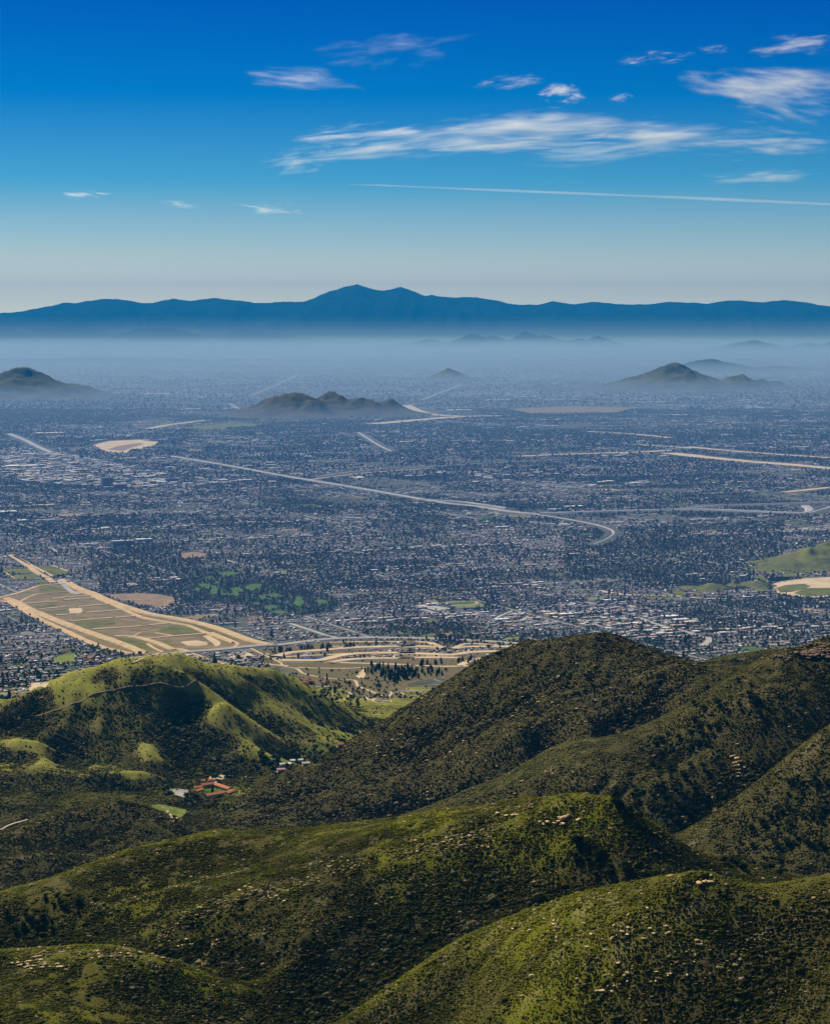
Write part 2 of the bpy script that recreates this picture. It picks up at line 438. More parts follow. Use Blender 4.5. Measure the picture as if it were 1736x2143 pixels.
# hills mesh: rows closer together near the viewer's end
rows = np.geomspace(1250, 7200, 760); rows = np.concatenate((np.linspace(170, 1240, 40), rows))
cols = np.linspace(-1, 1, 440)
RY = np.repeat(rows[:, None], len(cols), 1)
RX = cols[None, :] * np.minimum(1980, 330 + rows[:, None] * .235)
RZ = bil(HT, RX, RY, CELL) + smooth(7000, 6000, RY) * 2.6 * (fbm(RX / 14, RY / 14, 3, 77) - .5)
slx = bil(dzx, RX, RY, CELL); sly = bil(dzy, RX, RY, CELL); cvx = bil(CONVEX, RX, RY, CELL)

# ------------------------------------------------------------------ ground cover map of the hills
def px_of(x, y, z):
    """where a place falls in the 1736 frame, used only to read which hill a place belongs to"""
    yy = y * CP - (z - H_CAM) * SP; zz = y * SP + (z - H_CAM) * CP
    return 868 + F * x / yy, 1071.5 - F * zz / yy
def cover(x, y):
    """grass amount and bare amount at a place on the hills"""
    n1 = fbm(x / 90, y / 90, 4, 55); n2 = fbm(x / 22, y / 22, 3, 66)
    sx = bil(dzx, x, y, CELL); sy = bil(dzy, x, y, CELL); cv = bil(CONVEX, x, y, CELL)
    face_r = smooth(.02, .35, -sx * .8 + sy * .35)
    crest = smooth(1.0, 5.0, cv)
    back = smooth(-.10, .18, sy * -1)           # faces away from the viewer, to the south
    left = smooth(4300, 4700, y) * (x < 250 + 0 * x)
    g = left * np.clip(crest * .75 + back * .75 + face_r * .55 * smooth(-.05, .2, x / 1000 + .45) + .0 + (n1 - .5) * 1.5, 0, 1)
    fan = smooth(5650, 6000, y)
    g = np.maximum(g, fan * np.clip(.55 + (n1 - .5) * 2, 0, 1) * .7)
    frontg = smooth(2900, 2500, y) * np.clip((n1 - .45) * 2.2 + .35 * crest, 0, 1)
    bare = np.clip((n2 - .63) * 5, 0, 1) * (.25 + .75 * crest)
    return g, bare, frontg
hg, hb, hf = cover(RX, RY)
t = NT("hillside")
p = t.pos()
nA = t.noise(.012, p, 5, .6, lo=.35, hi=.65); nB = t.noise(.12, p, 4, .7, lo=.3, hi=.7); nC = t.noise(.6, p, 3, .7, lo=.3, hi=.7)
brush = t.mix(nA, (.034, .035, .010), (.060, .062, .012))
brush = t.mix(nB, brush, (.095, .080, .036))
grass = t.mix(nB, (.19, .215, .030), (.28, .28, .055))
grass = t.mix(t.n('ShaderNodeMath', {0: nA, 1: .55}, operation='MULTIPLY').outputs[0], grass, (.25, .21, .075))
soil = t.mix(nC, (.30, .23, .14), (.42, .34, .22))
c = t.mix(t.attr('front', out='Fac'), brush, (.125, .135, .010))
c = t.mix(t.attr('grass', out='Fac'), c, grass)
c = t.mix(t.attr('bare', out='Fac'), c, soil)
M_HILL = t.finish(c, .95, bump=nC, bump_d=.6)
me = make_mesh("hills", np.stack((RX, RY, RZ), -1).reshape(-1, 3), [grid_faces(*RX.shape)], [M_HILL], smooth_shade=True,
               vattr={'grass': hg.ravel(), 'bare': hb.ravel() * .22, 'front': hf.ravel()})
tag(link("hills", me), "brush covered hills and canyons in the foreground", kind='structure')

# ------------------------------------------------------------------ the valley floor
rows = np.geomspace(7190, 88000, 260); cols = np.linspace(-1, 1, 160)
VY = np.repeat(rows[:, None], len(cols), 1); VX = cols[None, :] * (1500 + rows[:, None] * .42)
t = NT("town_ground")
p = t.pos()
n1 = t.noise(.0011, p, 5, .6, lo=.35, hi=.65); n2 = t.noise(.012, p, 4, .65, lo=.35, hi=.65); n3 = t.noise(.05, p, 3, .7, lo=.35, hi=.65)
c = t.mix(n2, (.060, .066, .066), (.165, .155, .15))
c = t.mix(t.n('ShaderNodeMath', {0: n3, 1: .5}, operation='MULTIPLY').outputs[0], c, (.045, .065, .025))
c = t.mix(t.n('ShaderNodeMath', {0: n1, 1: .55}, operation='MULTIPLY').outputs[0], c, (.045, .055, .045))
M_TOWN = t.finish(c, .95)
VZ = VX * 0
me = make_mesh("valley_floor", np.stack((VX, VY, VZ), -1).reshape(-1, 3), [grid_faces(*VX.shape)], [M_TOWN])
tag(link("valley_floor", me), "flat built up valley floor reaching to the far mountains", kind='structure')
#PART2
# ------------------------------------------------------------------ far hills and mountains
def mat_range(name, a, b, sc):
    t = NT(name)
    n = t.noise(sc, lo=.35, hi=.65)
    return t.finish(t.mix(n, a, b), .95)
M_RANGE = mat_range("far_slope", (.006, .009, .008), (.015, .017, .012), .0012)
M_ROCKHILL = mat_range("rocky_slope", (.052, .054, .040), (.098, .090, .062), .006)
SKYLINE = [(-300,668),(-150,662),(-50,658),(0,653),(50,648),(100,640),(150,632),(200,627),(245,626),(290,632),(320,630),(360,622),(400,628),(450,622),(500,628),(530,635),(580,632),(640,630),(665,619),(690,608),(720,600),(745,595),(770,600),(800,608),(820,604),(838,598),(860,606),(890,617),(940,618),(1000,622),(1060,634),(1120,635),(1160,632),(1200,637),(1240,632),(1290,636),(1340,634),(1400,632),(1440,634),(1480,636),(1520,629),(1550,627),(1600,632),(1640,628),(1680,630),(1720,637),(1760,640),(1900,650),(2050,655)]
sk = np.array([at(x, y, 95500.0) for x, y in SKYLINE])
def far_range(name, label, D0, D1, crestfun, x0, x1, seed, mat, nx=420, ny=60):
    xs = np.linspace(x0, x1, nx); s = np.linspace(0, 1, ny)      # s: 0 front foot, crest near .72, 1 back foot
    XX, SS = np.meshgrid(xs, s)
    YY = D0 + (D1 - D0) * SS + 900 * (fbm(XX / 4000, SS * 2, 3, seed) - .5)
    crest = crestfun(xs)[None, :]
    prof = np.where(SS < .72, SS / .72, (1 - SS) / .28)
    L = (D1 - D0)
    rid = ridged(XX / (L * .16) + 1.2 * (fbm(XX / L * 2, SS * 2, 2, seed + 7) - .5), SS * 1.6, 4, seed + 3)
    depth = np.clip(1 - np.abs(prof - .5) * 2, 0, 1)
    ZZ = crest * np.clip(prof ** 1.05, 0, 1) + crest * depth * .8 * (rid - .62)
    ZZ = np.where(prof > .999, crest, ZZ) - 5 * (prof < .02)
    me = make_mesh(name, np.stack((XX, YY, ZZ), -1).reshape(-1, 3), [grid_faces(ny, nx)], [mat], smooth_shade=True)
    return tag(link(name, me), label, kind='structure')
sx_ = np.linspace(-26000, 26000, 1100)
sz_ = np.interp(sx_, sk[:, 0], sk[:, 2]) + 170 * (ridged(sx_ / 1500, sx_ * 0, 6, 8) - .63)
far_range("mountain_range", "blue mountain range with a twin peaked summit on the horizon", 84000, 100000, lambda x: np.interp(x, sx_, sz_), -25000, 25000, 11, M_RANGE, 620, 80)
# hills rising out of the smog
def hill(name, label, peaks, D, wid, mat, seed, wmin=0.0):
    """peaks: (x, y) of the summits, wid: half width in m per metre of height"""
    P = np.array([at(x, y, D + d) for x, y, d in peaks])
    ext = max(P[:, 2].max() * wid, wmin) * 2.1
    x0 = P[:, 0].min() - ext; x1 = P[:, 0].max() + ext; dy = ext
    XX, YY = np.meshgrid(np.linspace(x0, x1, 170), np.linspace(P[:, 1].min() - dy, P[:, 1].max() + dy, 90))
    ZZ = np.zeros_like(XX) - 8.0
    sc = P[:, 2].max()
    for q in P:
        w = max(q[2] * wid, wmin)
        ang = np.arctan2(YY - q[1], XX - q[0])
        r = np.hypot(XX - q[0], (YY - q[1]) * .8) / (w * (1 + .3 * (vnoise(ang * 1.6 + 9, ang * 0 + q[2], seed) - .5)))
        ZZ = np.maximum(ZZ, (q[2] + 8) * np.exp(-1.5 * r ** 1.55) - 8)
    rg = ridged(XX / max(sc * 1.1, wmin * .6), YY / max(sc * 1.1, wmin * .6), 5, seed)
    ZZ = ZZ + np.clip(ZZ / sc, 0, 1) ** .8 * sc * .5 * (rg - .6) + np.clip(ZZ / sc, 0, 1) ** .8 * sc * .12 * (ridged(XX / max(sc * .4, wmin * .25), YY / max(sc * .4, wmin * .25), 3, seed + 5) - .6)
    me = make_mesh(name, np.stack((XX, YY, ZZ), -1).reshape(-1, 3), [grid_faces(*XX.shape)], [mat], smooth_shade=True)
    return tag(link(name, me), label, kind='structure')
hill("hill", "steep dark hill at the left edge above the town", [(45,774,0),(90,792,300),(150,800,500),(0,786,200)], 32200, 2.5, M_ROCKHILL, 1)
hill("hill", "row of three dark rocky hills in the middle of the town", [(612,818,0),(690,821,200),(755,832,0),(815,838,300),(650,838,-400)], 26300, 2.2, M_ROCKHILL, 2)
hill("hill", "pointed hazy hill right of the middle", [(1412,765,0),(1370,780,300),(1340,788,0),(1450,782,600)], 35400, 2.6, M_ROCKHILL, 3)
hill("hill", "rounded hazy hill beside the pointed one", [(1545,785,0),(1590,795,500),(1500,800,0),(1620,797,500)], 35000, 2.6, M_ROCKHILL, 4)
hill("hill", "small faint hill in the smog at the centre", [(938,772,0),(915,784,0),(960,782,300)], 39600, 2.0, M_ROCKHILL, 5)
hill("hill", "low chain of faint hills under the mountain range", [(900,708,0),(985,701,0),(1030,704,800),(1100,697,2000),(1140,701,2000)], 78000, 1.6, M_RANGE, 6, 1100)
hill("hill", "faint hump at the right end of the low chain", [(1250,704,0),(1215,708,0)], 78000, 1.4, M_RANGE, 7, 800)
hill("hill", "faint hill in the smog near the right edge", [(1575,713,0),(1545,718,0),(1605,718,400)], 72000, 1.6, M_RANGE, 8, 900)
hill("hill", "faint double hump at the right edge of the smog", [(1690,718,0),(1740,716,0)], 73000, 1.6, M_RANGE, 18, 1000)
hill("hill", "long low rise across the hazy plain at left", [(60,752,0),(200,748,600),(330,753,0)], 56000, 2.2, M_RANGE, 9, 2000)
hill("hill", "long faint rise below the left part of the mountain range", [(0,690,0),(140,684,900),(330,687,0),(520,691,600)], 83000, 1.8, M_RANGE, 19, 3000)
hill("hill", "low hazy rise right of the pointed hill", [(1480,752,0),(1520,760,0),(1620,765,300)], 47000, 1.8, M_RANGE, 20, 800)

# ------------------------------------------------------------------ flat patches, roads, levees
EXCL_POLY, EXCL_LINE = [], []
def world_poly(px): return np.array([G(x, y) for x, y in px])
def densify(P, step):
    out = [P[0]]
    n = len(P)
    for i in range(n - 1):
        p0, p1, p2, p3 = P[max(0, i - 1)], P[i], P[i + 1], P[min(n - 1, i + 2)]
        m = max(1, int(np.linalg.norm(p2 - p1) / step))
        for k in range(1, m + 1):
            u = k / m
            out.append(.5 * ((2 * p1) + (p2 - p0) * u + (2 * p0 - 5 * p1 + 4 * p2 - p3) * u * u + (3 * p1 - p0 - 3 * p2 + p3) * u ** 3))
    return np.array(out)
def ribbon(name, label, px, width, mat, h=.5, off=.35, world=None, excl=True, parent=None, step=25., wob=0.0):
    P = np.array([G(x, y)[:2] for x, y in px]) if world is None else np.array(world, float)
    if excl: EXCL_LINE.append((P, width / 2 + 9))
    P = densify(P, step)
    T = np.gradient(P, axis=0); T /= np.linalg.norm(T, axis=1)[:, None] + 1e-9
    N = np.stack((-T[:, 1], T[:, 0]), 1)
    w = width * (1 + wob * (fbm(P[:, 0] / 60, P[:, 1] / 60, 2, 3)[:, None] - .5) * 2)
    vs = []
    for sgn, extra, top in ((-1, 1.8 * h, 0), (-1, 0, 1), (1, 0, 1), (1, 1.8 * h, 0)):
        q = P + N * sgn * (w / 2 + extra)
        z = gz(q[:, 0], q[:, 1])
        zc = gz(P[:, 0], P[:, 1])
        zz = np.maximum(z, zc) + h + off if top else np.minimum(z, zc) - .5
        vs.append(np.column_stack((q, zz)))
    V = np.stack(vs, 1); n = len(P)
    me = make_mesh(name, V.reshape(-1, 3), [grid_faces(n, 4)], [mat])
    o = link(name, me, parent)
    return tag(o, label, kind='structure') if parent is None else o
def patch(name, label, px, mat, off=.25, excl=True, cell=None, world=None):
    W = world_poly(px) if world is None else np.asarray(world, float)
    if excl: EXCL_POLY.append(W)
    if W[:, 1].min() > 7120 and cell is None:
        V = W.copy(); V[:, 2] = off
        me = make_mesh(name, V, [np.arange(len(V))[None, :]], [mat])
    else:
        c = cell or 6.0
        xs = np.arange(W[:, 0].min(), W[:, 0].max() + c, c); ys = np.arange(W[:, 1].min(), W[:, 1].max() + c, c)
        XX, YY = np.meshgrid(xs, ys)
        f = grid_faces(*XX.shape); cx = XX.ravel()[f].mean(1); cy = YY.ravel()[f].mean(1)
        f = f[in_poly(cx, cy, W)]
        if not len(f): return None
        u, inv = np.unique(f, return_inverse=True)
        x, y = XX.ravel()[u], YY.ravel()[u]
        me = make_mesh(name, np.column_stack((x, y, gz(x, y) + off + .35)), [inv.reshape(-1, 4)], [mat])
    return tag(link(name, me), label, kind='structure')
def blob(cx, cy, rx, ry, seed, n=18):
    r = np.random.default_rng(seed); ph = r.uniform(0, 6.28, 3)
    return [(cx + rx * math.cos(a) * (1 + .22 * math.sin(2 * a + ph[0]) + .15 * math.sin(3 * a + ph[1])), cy + ry * math.sin(a) * (1 + .2 * math.sin(2 * a + ph[2]))) for a in np.linspace(0, 2 * math.pi, n, endpoint=False)]

M_SAND = simple("levee_sand", (.46, .335, .185), .22, .03)
M_SAND2 = simple("river_sand", (.47, .365, .235), .2, .01)
M_SOIL = simple("bare_soil", (.23, .165, .105), .3, .02)
M_CONC = simple("freeway_concrete", (.34, .32, .29), .15, .02)
M_CONC2 = simple("old_freeway_concrete", (.31, .305, .305), .2, .01)
M_ASPH = simple("asphalt", (.15, .145, .14), .25, .03)
M_PATH = simple("dirt_track", (.44, .36, .25), .2, .05)
M_LAWN = simple("watered_grass", (.060, .115, .028), .35, .02)
M_FIELD = simple("spring_grass", (.15, .18, .045), .3, .02)
M_OLIVE = simple("olive_grass", (.115, .115, .038), .35, .015)
M_GREEN = simple("hill_grass", (.11, .12, .030), .4, .012)
t = NT("basin_ground"); n1 = t.noise(.014, detail=6, rough=.65, lo=.42, hi=.58); n2 = t.noise(.04, detail=4, lo=.35, hi=.65)
c = t.mix(n1, (.22, .16, .09), (.105, .105, .034)); c = t.mix(t.n('ShaderNodeMath', {0: n2, 1: .7}, operation='MULTIPLY').outputs[0], c, (.20, .145, .095))
M_BASIN = t.finish(c, .95)
t = NT("scrub_ground"); n1 = t.noise(.02, detail=5, lo=.35, hi=.65); n2 = t.noise(.09, detail=4, lo=.35, hi=.65)
M_SCRUB = t.finish(t.mix(n2, t.mix(n1, (.12, .095, .06), (.085, .09, .034)), (.14, .115, .07)), .95)
t = NT("pond_water"); M_WATER = t.finish((.02, .06, .11), .06, spec=.5)

A1 = lambda pts: Z(0, 1260, pts)
A2 = lambda pts: Z(380, 1260, pts)
A3 = lambda pts: Z(560, 1420, pts)
A4 = lambda pts: Z(900, 1340, pts)
A5 = lambda pts: Z(1300, 1300, pts)
A6 = lambda pts: Z(1520, 1140, pts)
A7 = lambda pts: Z(300, 1660, pts)
A8 = lambda pts: Z(0, 1000, pts)
# percolation basins at left
patch("basin_floor", "brown and green floor of the percolation basins", A1([(-60,560),(190,490),(420,410),(690,390),(950,495),(1300,640),(1736,735)]) + A2([(200,760),(560,860),(800,950),(1050,1010),(850,1040),(500,1075),(250,1085)]) + A1([(1700,1110),(1440,1115),(1250,1095),(1050,1045),(640,870),(280,690),(100,600)]), M_BASIN, .2)
for pl, lb in ((A1([(390,440),(480,418),(560,425),(690,470),(560,480),(400,490)]), "green patch at the head of the basins"),
               (A1([(735,785),(1130,755),(1160,800),(900,848),(850,845)]), "green basin floor in the middle of the levees"),
               (A1([(1150,935),(1350,945),(1550,1020),(1640,1080),(1480,1060),(1300,1010)]), "long green strip at the foot of the basins"),
               (A1([(300,620),(540,600),(580,615),(400,650)]), "small green basin floor near the left corner"),
               (A1([(430,675),(660,650),(680,680),(520,705)]), "green basin floor third from the top"),
               (A2([(0,830),(150,800),(330,860),(380,885),(60,915),(-60,870)]), "olive basin floor near the right levee"),
               (A2([(250,790),(450,850),(700,950),(740,985),(600,950),(400,870),(230,815)]), "green strip between the two right levees")):
    patch("grass_patch", lb, pl, M_OLIVE, .45, excl=False)
for pl, lb in ((A2([(160,980),(330,965),(430,985),(440,1010),(330,1025),(230,1020)]), "pale sandy clearing in the lowest basin"),
               (A2([(385,920),(450,915),(565,980),(560,1010),(520,1030),(480,990)]), "pale sandy strip beside the lowest basin"),
               (A1([(690,645),(820,640),(830,680),(790,695),(700,690)]), "pale sandy clearing among the middle basins"),
               (A2([(630,1110),(850,1085),(930,1140),(800,1200),(700,1150)]), "bare ground below the freeway"),
               (A2([(140,1110),(230,1095),(400,1150),(350,1150),(250,1140)]), "bare earth at the end of the levee"),
               (A2([(-200,1130),(-60,1090),(60,1130),(80,1160),(-100,1165)]), "bare earth behind the green hilltop")):
    patch("sand_patch", lb, pl, M_SAND2, .5, excl=False)
for pts_, w, h, lb in (
    (A1([(-80,575),(100,582),(200,640),(420,762),(640,862),(850,962),(1050,1042),(1200,1077),(1300,1100),(1430,1106),(1440,1085),(1380,1060)]), 20, 3, "outer left levee of the basins"),
    (A1([(70,545),(190,592),(300,652),(560,762),(800,852),(1000,922),(1200,992),(1350,1052),(1440,1092)]), 26, 4, "broad left levee with a track on top"),
    (A1([(690,388),(800,450),(950,500),(1100,570),(1300,640),(1500,700),(1736,742)]) + A2([(200,762),(400,806),(560,854),(700,905),(850,962),(1000,1000),(1060,1010)]), 28, 4, "broad right levee of the basins"),
    (A1([(760,480),(900,502),(1000,552),(1150,612),(1300,682),(1450,742),(1736,795)]) + A2([(250,822),(400,882),(550,935),(700,990)]), 15, 3, "inner right levee of the basins"),
    (A1([(190,590),(250,552),(350,512),(500,492),(690,480)]), 10, 2.5, "curved levee at the head of the basins"),
    (A1([(-60,560),(0,540),(150,502),(280,460),(400,420),(550,406),(650,400)]), 15, 3, "levee along the upper left of the basins"),
    (A1([(250,597),(400,586),(580,576)]), 17.099999999999998, 2, "first cross levee from the top"),
    (A1([(520,549),(700,531),(920,516)]), 17.099999999999998, 2, "short upper cross levee at right"),
    (A1([(640,562),(800,548),(980,537)]), 15.2, 2, "second upper cross levee at right"),
    (A1([(380,657),(520,642),(660,632)]), 17.099999999999998, 2, "left half of the second cross levee"),
    (A1([(780,630),(950,614),(1100,602)]), 17.099999999999998, 2, "right half of the second cross levee"),
    (A1([(560,716),(740,700)]), 17.099999999999998, 2, "left half of the third cross levee"),
    (A1([(860,690),(1050,674),(1240,659)]), 17.099999999999998, 2, "right half of the third cross levee"),
    (A1([(700,776),(900,758),(1120,741)]), 17.099999999999998, 2, "left half of the fourth cross levee"),
    (A1([(1150,740),(1390,719)]), 17.099999999999998, 2, "right half of the fourth cross levee"),
    (A1([(920,856),(1150,842),(1420,823)]), 19.0, 2, "left half of the fifth cross levee"),
    (A1([(1490,815),(1736,791)]), 19.0, 2, "right half of the fifth cross levee"),
    (A1([(1150,925),(1380,937),(1600,1000),(1736,1058)]) + A2([(150,1058),(250,1082)]), 20, 3, "diagonal levee across the lower basins"),
    (A1([(1480,950),(1736,925)]) + A2([(250,912),(480,892)]), 17.099999999999998, 2, "sixth cross levee"),
    (A2([(480,890),(600,940),(725,990),(740,1010),(690,1040)]), 11, 2.5, "looped levee round the lowest basin"),
    (A1([(1340,925),(1430,885),(1560,890),(1736,920)]), 7, 1.5, "thin curved levee in the lower basins"),
    (A1([(1480,1000),(1560,1050),(1640,1085)]), 10, 1.5, "short levee at the foot of the basins")):
    ribbon("levee", lb, pts_, w, M_SAND, h, wob=.18)
# flood channel above the basins
for pts_, w, lb in ((A1([(105,105),(250,192),(370,282),(470,332),(540,385)]), 26, "sandy flood channel running down to the basins"),
                    (A1([(135,115),(300,202),(400,252),(530,322)]), 14, "right bank of the flood channel"),
                    (A1([(590,360),(640,405),(740,490),(800,500)]), 20, "concrete spillway at the head of the basins"),
                    (A1([(620,350),(700,400),(800,450)]), 22, "sandy bank beside the spillway"),
                    (A1([(0,275),(60,290),(150,345)]), 6, "thin bank left of the flood channel"),
                    (A1([(400,218),(520,214),(690,272)]), 6, "thin bank right of the flood channel"),
                    (A1([(0,245),(130,242),(270,232)]), 6, "thin bank above the small green basins")):
    ribbon("channel_bank", lb, pts_, w, M_SAND if 'concrete' not in lb else M_CONC, 1.5, wob=.2)
for pl, lb in ((A1([(0,262),(150,246),(275,242),(340,288),(110,300)]), "small green basin left of the flood channel"),
               (A1([(120,305),(350,294),(450,340),(160,345)]), "lower green basin left of the flood channel"),
               (A1([(390,225),(520,220),(690,280),(690,300),(540,312)]), "small green basin right of the flood channel"),
               (A1([(340,362),(470,355),(485,400),(400,405)]), "green plot below the crossing road")):
    patch("grass_patch", lb, pl, M_GREEN, .3)
ribbon("road", "grey road crossing the flood channel", A1([(-60,352),(330,346),(520,336),(640,325),(740,305)]), 12, M_ASPH, 2.0)
patch("field", "brown fallow field right of the basins", A1([(1010,505),(1380,490),(1560,500),(1736,530)]) + A2([(100,540),(100,600),(20,630)]) + A1([(1600,645),(1380,600),(1200,560)]), M_SOIL, .3)
patch("field", "small brown field at the bend of the right levee", A2([(180,740),(300,715),(520,700),(560,715),(420,745),(260,760)]), M_SOIL, .3)
patch("field", "reddish cleared lot above the golf course", A2([(150,95),(300,75),(420,95),(410,135),(190,145)]), M_SOIL, .3)
# freeway and the ponds beside it
FW = A2([(-420,1165),(-200,1140),(0,1115),(250,1085),(500,1068),(850,1032),(1100,1012)]) + A3([(300,330),(600,295),(900,262),(1300,250),(1736,256)]) + A4([(300,604),(600,612),(900,628),(1200,650),(1480,672),(1700,690)])
FWw = np.array([G(x, y)[:2] for x, y in FW])
ribbon("freeway", "concrete freeway curving past the ponds", None, 34, M_CONC, 3.5, world=FWw, wob=0)
M_LINE = simple("lane_gap", (.20, .195, .19), .1, .05)
ribbon("freeway_median", "dark median strip of the freeway", None, 4, M_LINE, .1, off=3.95, world=FWw, excl=False)
for pts_, w, h, lb in (
    (A3([(340,442),(500,405),(800,380),(1100,356),(1450,345),(1736,336)]) + A4([(100,690),(250,690),(420,694),(550,702)]), 20, 4, "upper pale bank of the ponds"),
    (A3([(430,447),(700,432),(1000,416),(1300,404),(1500,402)]), 9, 2.5, "thin bank above the long pond"),
    (A3([(400,482),(620,484),(800,480),(950,442),(1150,416),(1450,408),(1736,408)]) + A4([(100,756),(350,765),(640,776),(760,755),(900,745),(1140,738)]), 20, 4, "curving bank below the long pond"),
    (A3([(880,502),(1100,471),(1400,461),(1736,461)]) + A4([(100,808),(350,800),(740,802)]), 18, 3, "lower pale bank of the ponds"),
    (A3([(830,496),(1000,500),(1260,508),(1500,515),(1736,527)]) + A4([(150,875),(400,880),(600,886),(800,880)]), 12, 1, "sandy track below the ponds"),
    (A3([(880,298),(1300,292),(1736,290)]) + A4([(150,634),(300,637),(430,652),(500,680),(550,702)]), 9, 2, "thin looping bank under the freeway"),
    (A3([(900,340),(1100,335),(1350,345)]), 8, 1.5, "short bank among the freeway trees"),
    (A4([(640,708),(700,680),(770,660),(900,658),(1100,675)]), 9, 2, "curved bank round the small pond"),
    (A4([(640,712),(760,695),(950,690),(1200,690),(1420,690)]), 16, 3.5, "bank below the small pond"),
    (A4([(700,885),(760,850),(850,815),(1000,795),(1080,790)]), 13, 1, "sandy track at the foot of the dark hill"),
    (A2([(980,1195),(1100,1215),(1250,1225)]), 8, .8, "orange earth bank below the freeway"),
    (A3([(560,545),(700,553),(850,556),(1120,556),(1250,545)]), 6, .6, "thin track through the yellow field")):
    ribbon("pond_bank", lb, pts_, w * 1.9, M_SAND2, h + 1, wob=.12)
for pl, lb in ((A3([(440,462),(560,452),(720,440),(920,432),(880,458),(700,472),(460,480)]), "long blue pond beside the freeway"),
               (A4([(735,692),(770,670),(900,666),(1010,680),(900,690)]), "small blue pond near the dark hill"),
               (A4([(900,795),(960,780),(1060,772),(1040,790)]), "sliver of blue water below the small pond")):
    patch("pond", lb, pl, M_WATER, .6)
patch("field", "dry yellow field below the long pond", A3([(640,520),(850,515),(1050,530),(1040,548),(820,552),(660,545)]), M_FIELD, .4)
patch("sand_patch", "orange sandy clearing by the dark grove", A3([(1140,632),(1215,560),(1245,570),(1232,640),(1190,656)]), M_SAND2, .5)
for pts_, w, lb, m in (
    (A3([(90,352),(230,422),(380,492),(420,532),(550,556),(620,606),(800,642),(1000,666),(1130,674),(1170,740),(1300,786),(1410,830)]), 9, "pale winding road at the canyon mouth", M_PATH),
    (A3([(240,400),(300,425),(400,480),(440,490)]), 8, "branch road beside the winding road", M_PATH),
    (A3([(1240,842),(1320,890),(1420,896),(1490,894),(1495,882),(1400,880),(1330,876),(1390,855)]), 6, "hairpin bend of the canyon road", M_PATH),
    (A3([(1050,787),(1110,820),(1065,832),(1100,845),(1140,856)]), 6, "short pale track above the hairpin", M_PATH),
    (A3([(985,848),(1040,858),(1090,866)]), 5, "thin track left of the hairpin", M_PATH),
    (A3([(1430,785),(1500,795),(1480,830),(1460,840)]), 6, "track climbing right of the hairpin", M_PATH),
    (A3([(1530,790),(1600,800),(1640,822),(1736,828)]), 5, "track across the bare slope", M_PATH),
    (A2([(250,1085),(400,1135),(560,1190),(700,1235),(800,1265),(910,1302)]), 12, "track on the old levee behind the green hill", M_SAND),
    (A2([(380,1130),(560,1175),(700,1215)]), 5, "thin track above the old levee", M_SAND)):
    ribbon("dirt_road", lb, pts_, w, m, .3, step=10., wob=.2)
patch("scrub_ground", "olive scrub round the ponds at the canyon mouth", A3([(60,372),(300,345),(900,280),(1736,272)]) + A4([(500,618),(900,640),(1300,668),(1150,760),(1000,830),(860,890),(780,955),(540,990),(200,1050)]) + A3([(1600,830),(1400,900),(1200,850),(1000,760),(640,690),(500,600),(300,520),(150,450)]), M_SCRUB, .12, excl=False, cell=9.)
# golf course
k = 0
for cx, cy, rx, ry in ((420,425,45,22),(495,465,38,30),(605,455,40,26),(730,465,40,22),(640,300,75,14),(335,312,38,14),(440,345,40,14),(890,435,60,24),(1050,440,50,26),(1100,520,70,14),(1010,540,48,24),(870,570,75,18),(1070,640,60,20),(1150,685,55,14),(1260,645,60,24),(1350,580,45,34),(1580,585,60,16),(1680,620,50,18),(700,510,50,12),(600,500,30,14),(1190,600,50,14),(340,460,30,12),(540,390,30,14),(1330,655,40,16),(930,600,40,10)):
    k += 1
    patch("golf_fairway", "bright green fairway of the wooded golf course", A2(blob(cx, cy, rx * 1.35, ry * 1.4, 40 + k)), M_LAWN, .5, excl=k % 3 != 0)
patch("pond", "small blue green pond in the golf course", A2(blob(1240, 592, 36, 12, 3)), M_WATER, .7)
patch("field", "green playing field beyond the golf course", A2([(1290,258),(1480,252),(1480,270),(1300,278)]), M_FIELD, .3)
patch("field", "yellow playing field right of the golf course", A2([(1110,275),(1230,265),(1240,290),(1150,290)]), M_FIELD, .3)
# school track
patch("field", "dry green school field with an oval track", A4([(490,240),(880,225),(1010,280),(700,300),(640,270)]), M_FIELD, .3)
patch("playing_field", "green infield of the oval running track", A4([(510,262),(560,240),(840,230),(870,245),(800,256),(620,268)]), M_LAWN, .55, excl=False)
ribbon("running_track", "tan running track round the green field", A4([(505,250),(600,236),(830,224),(885,240),(850,256),(700,264),(600,275)]), 9, M_SAND2, .1, off=.7)
patch("car_park", "pale car park beside the school field", A4([(250,265),(380,255),(640,300),(480,320)]), M_CONC, .3)
patch("field", "bright green park below the freeway", A4([(1120,625),(1180,590),(1320,580),(1300,636)]), M_FIELD, .4)
patch("field", "green verge above the freeway", A4([(300,590),(420,545),(480,560),(440,598)]), M_GREEN, .4)
patch("field", "orange cleared slope above the freeway", A4([(500,570),(530,548),(640,545),(620,580)]), M_SOIL, .5)
patch("field", "green park under the round trees", A4([(760,600),(900,560),(1120,560),(1100,605),(900,612)]), M_GREEN, .35, excl=False)
patch("field", "yellow field in the right hand town", A5([(215,365),(300,355),(430,365),(420,392),(290,398)]), M_FIELD, .3)
ribbon("channel_bank", "sandy wash across the right hand town", A5([(380,292),(520,318),(700,335),(950,342),(1200,350)]), 24, M_SAND2, 1, wob=.3)
ribbon("channel_bank", "short sandy wash further right", A5([(1280,362),(1450,372),(1660,375)]), 20, M_SAND2, 1, wob=.3)
patch("field", "dark green field below the sandy wash", A5([(770,355),(950,352),(1180,360),(1160,382),(900,385)]), M_GREEN, .3)
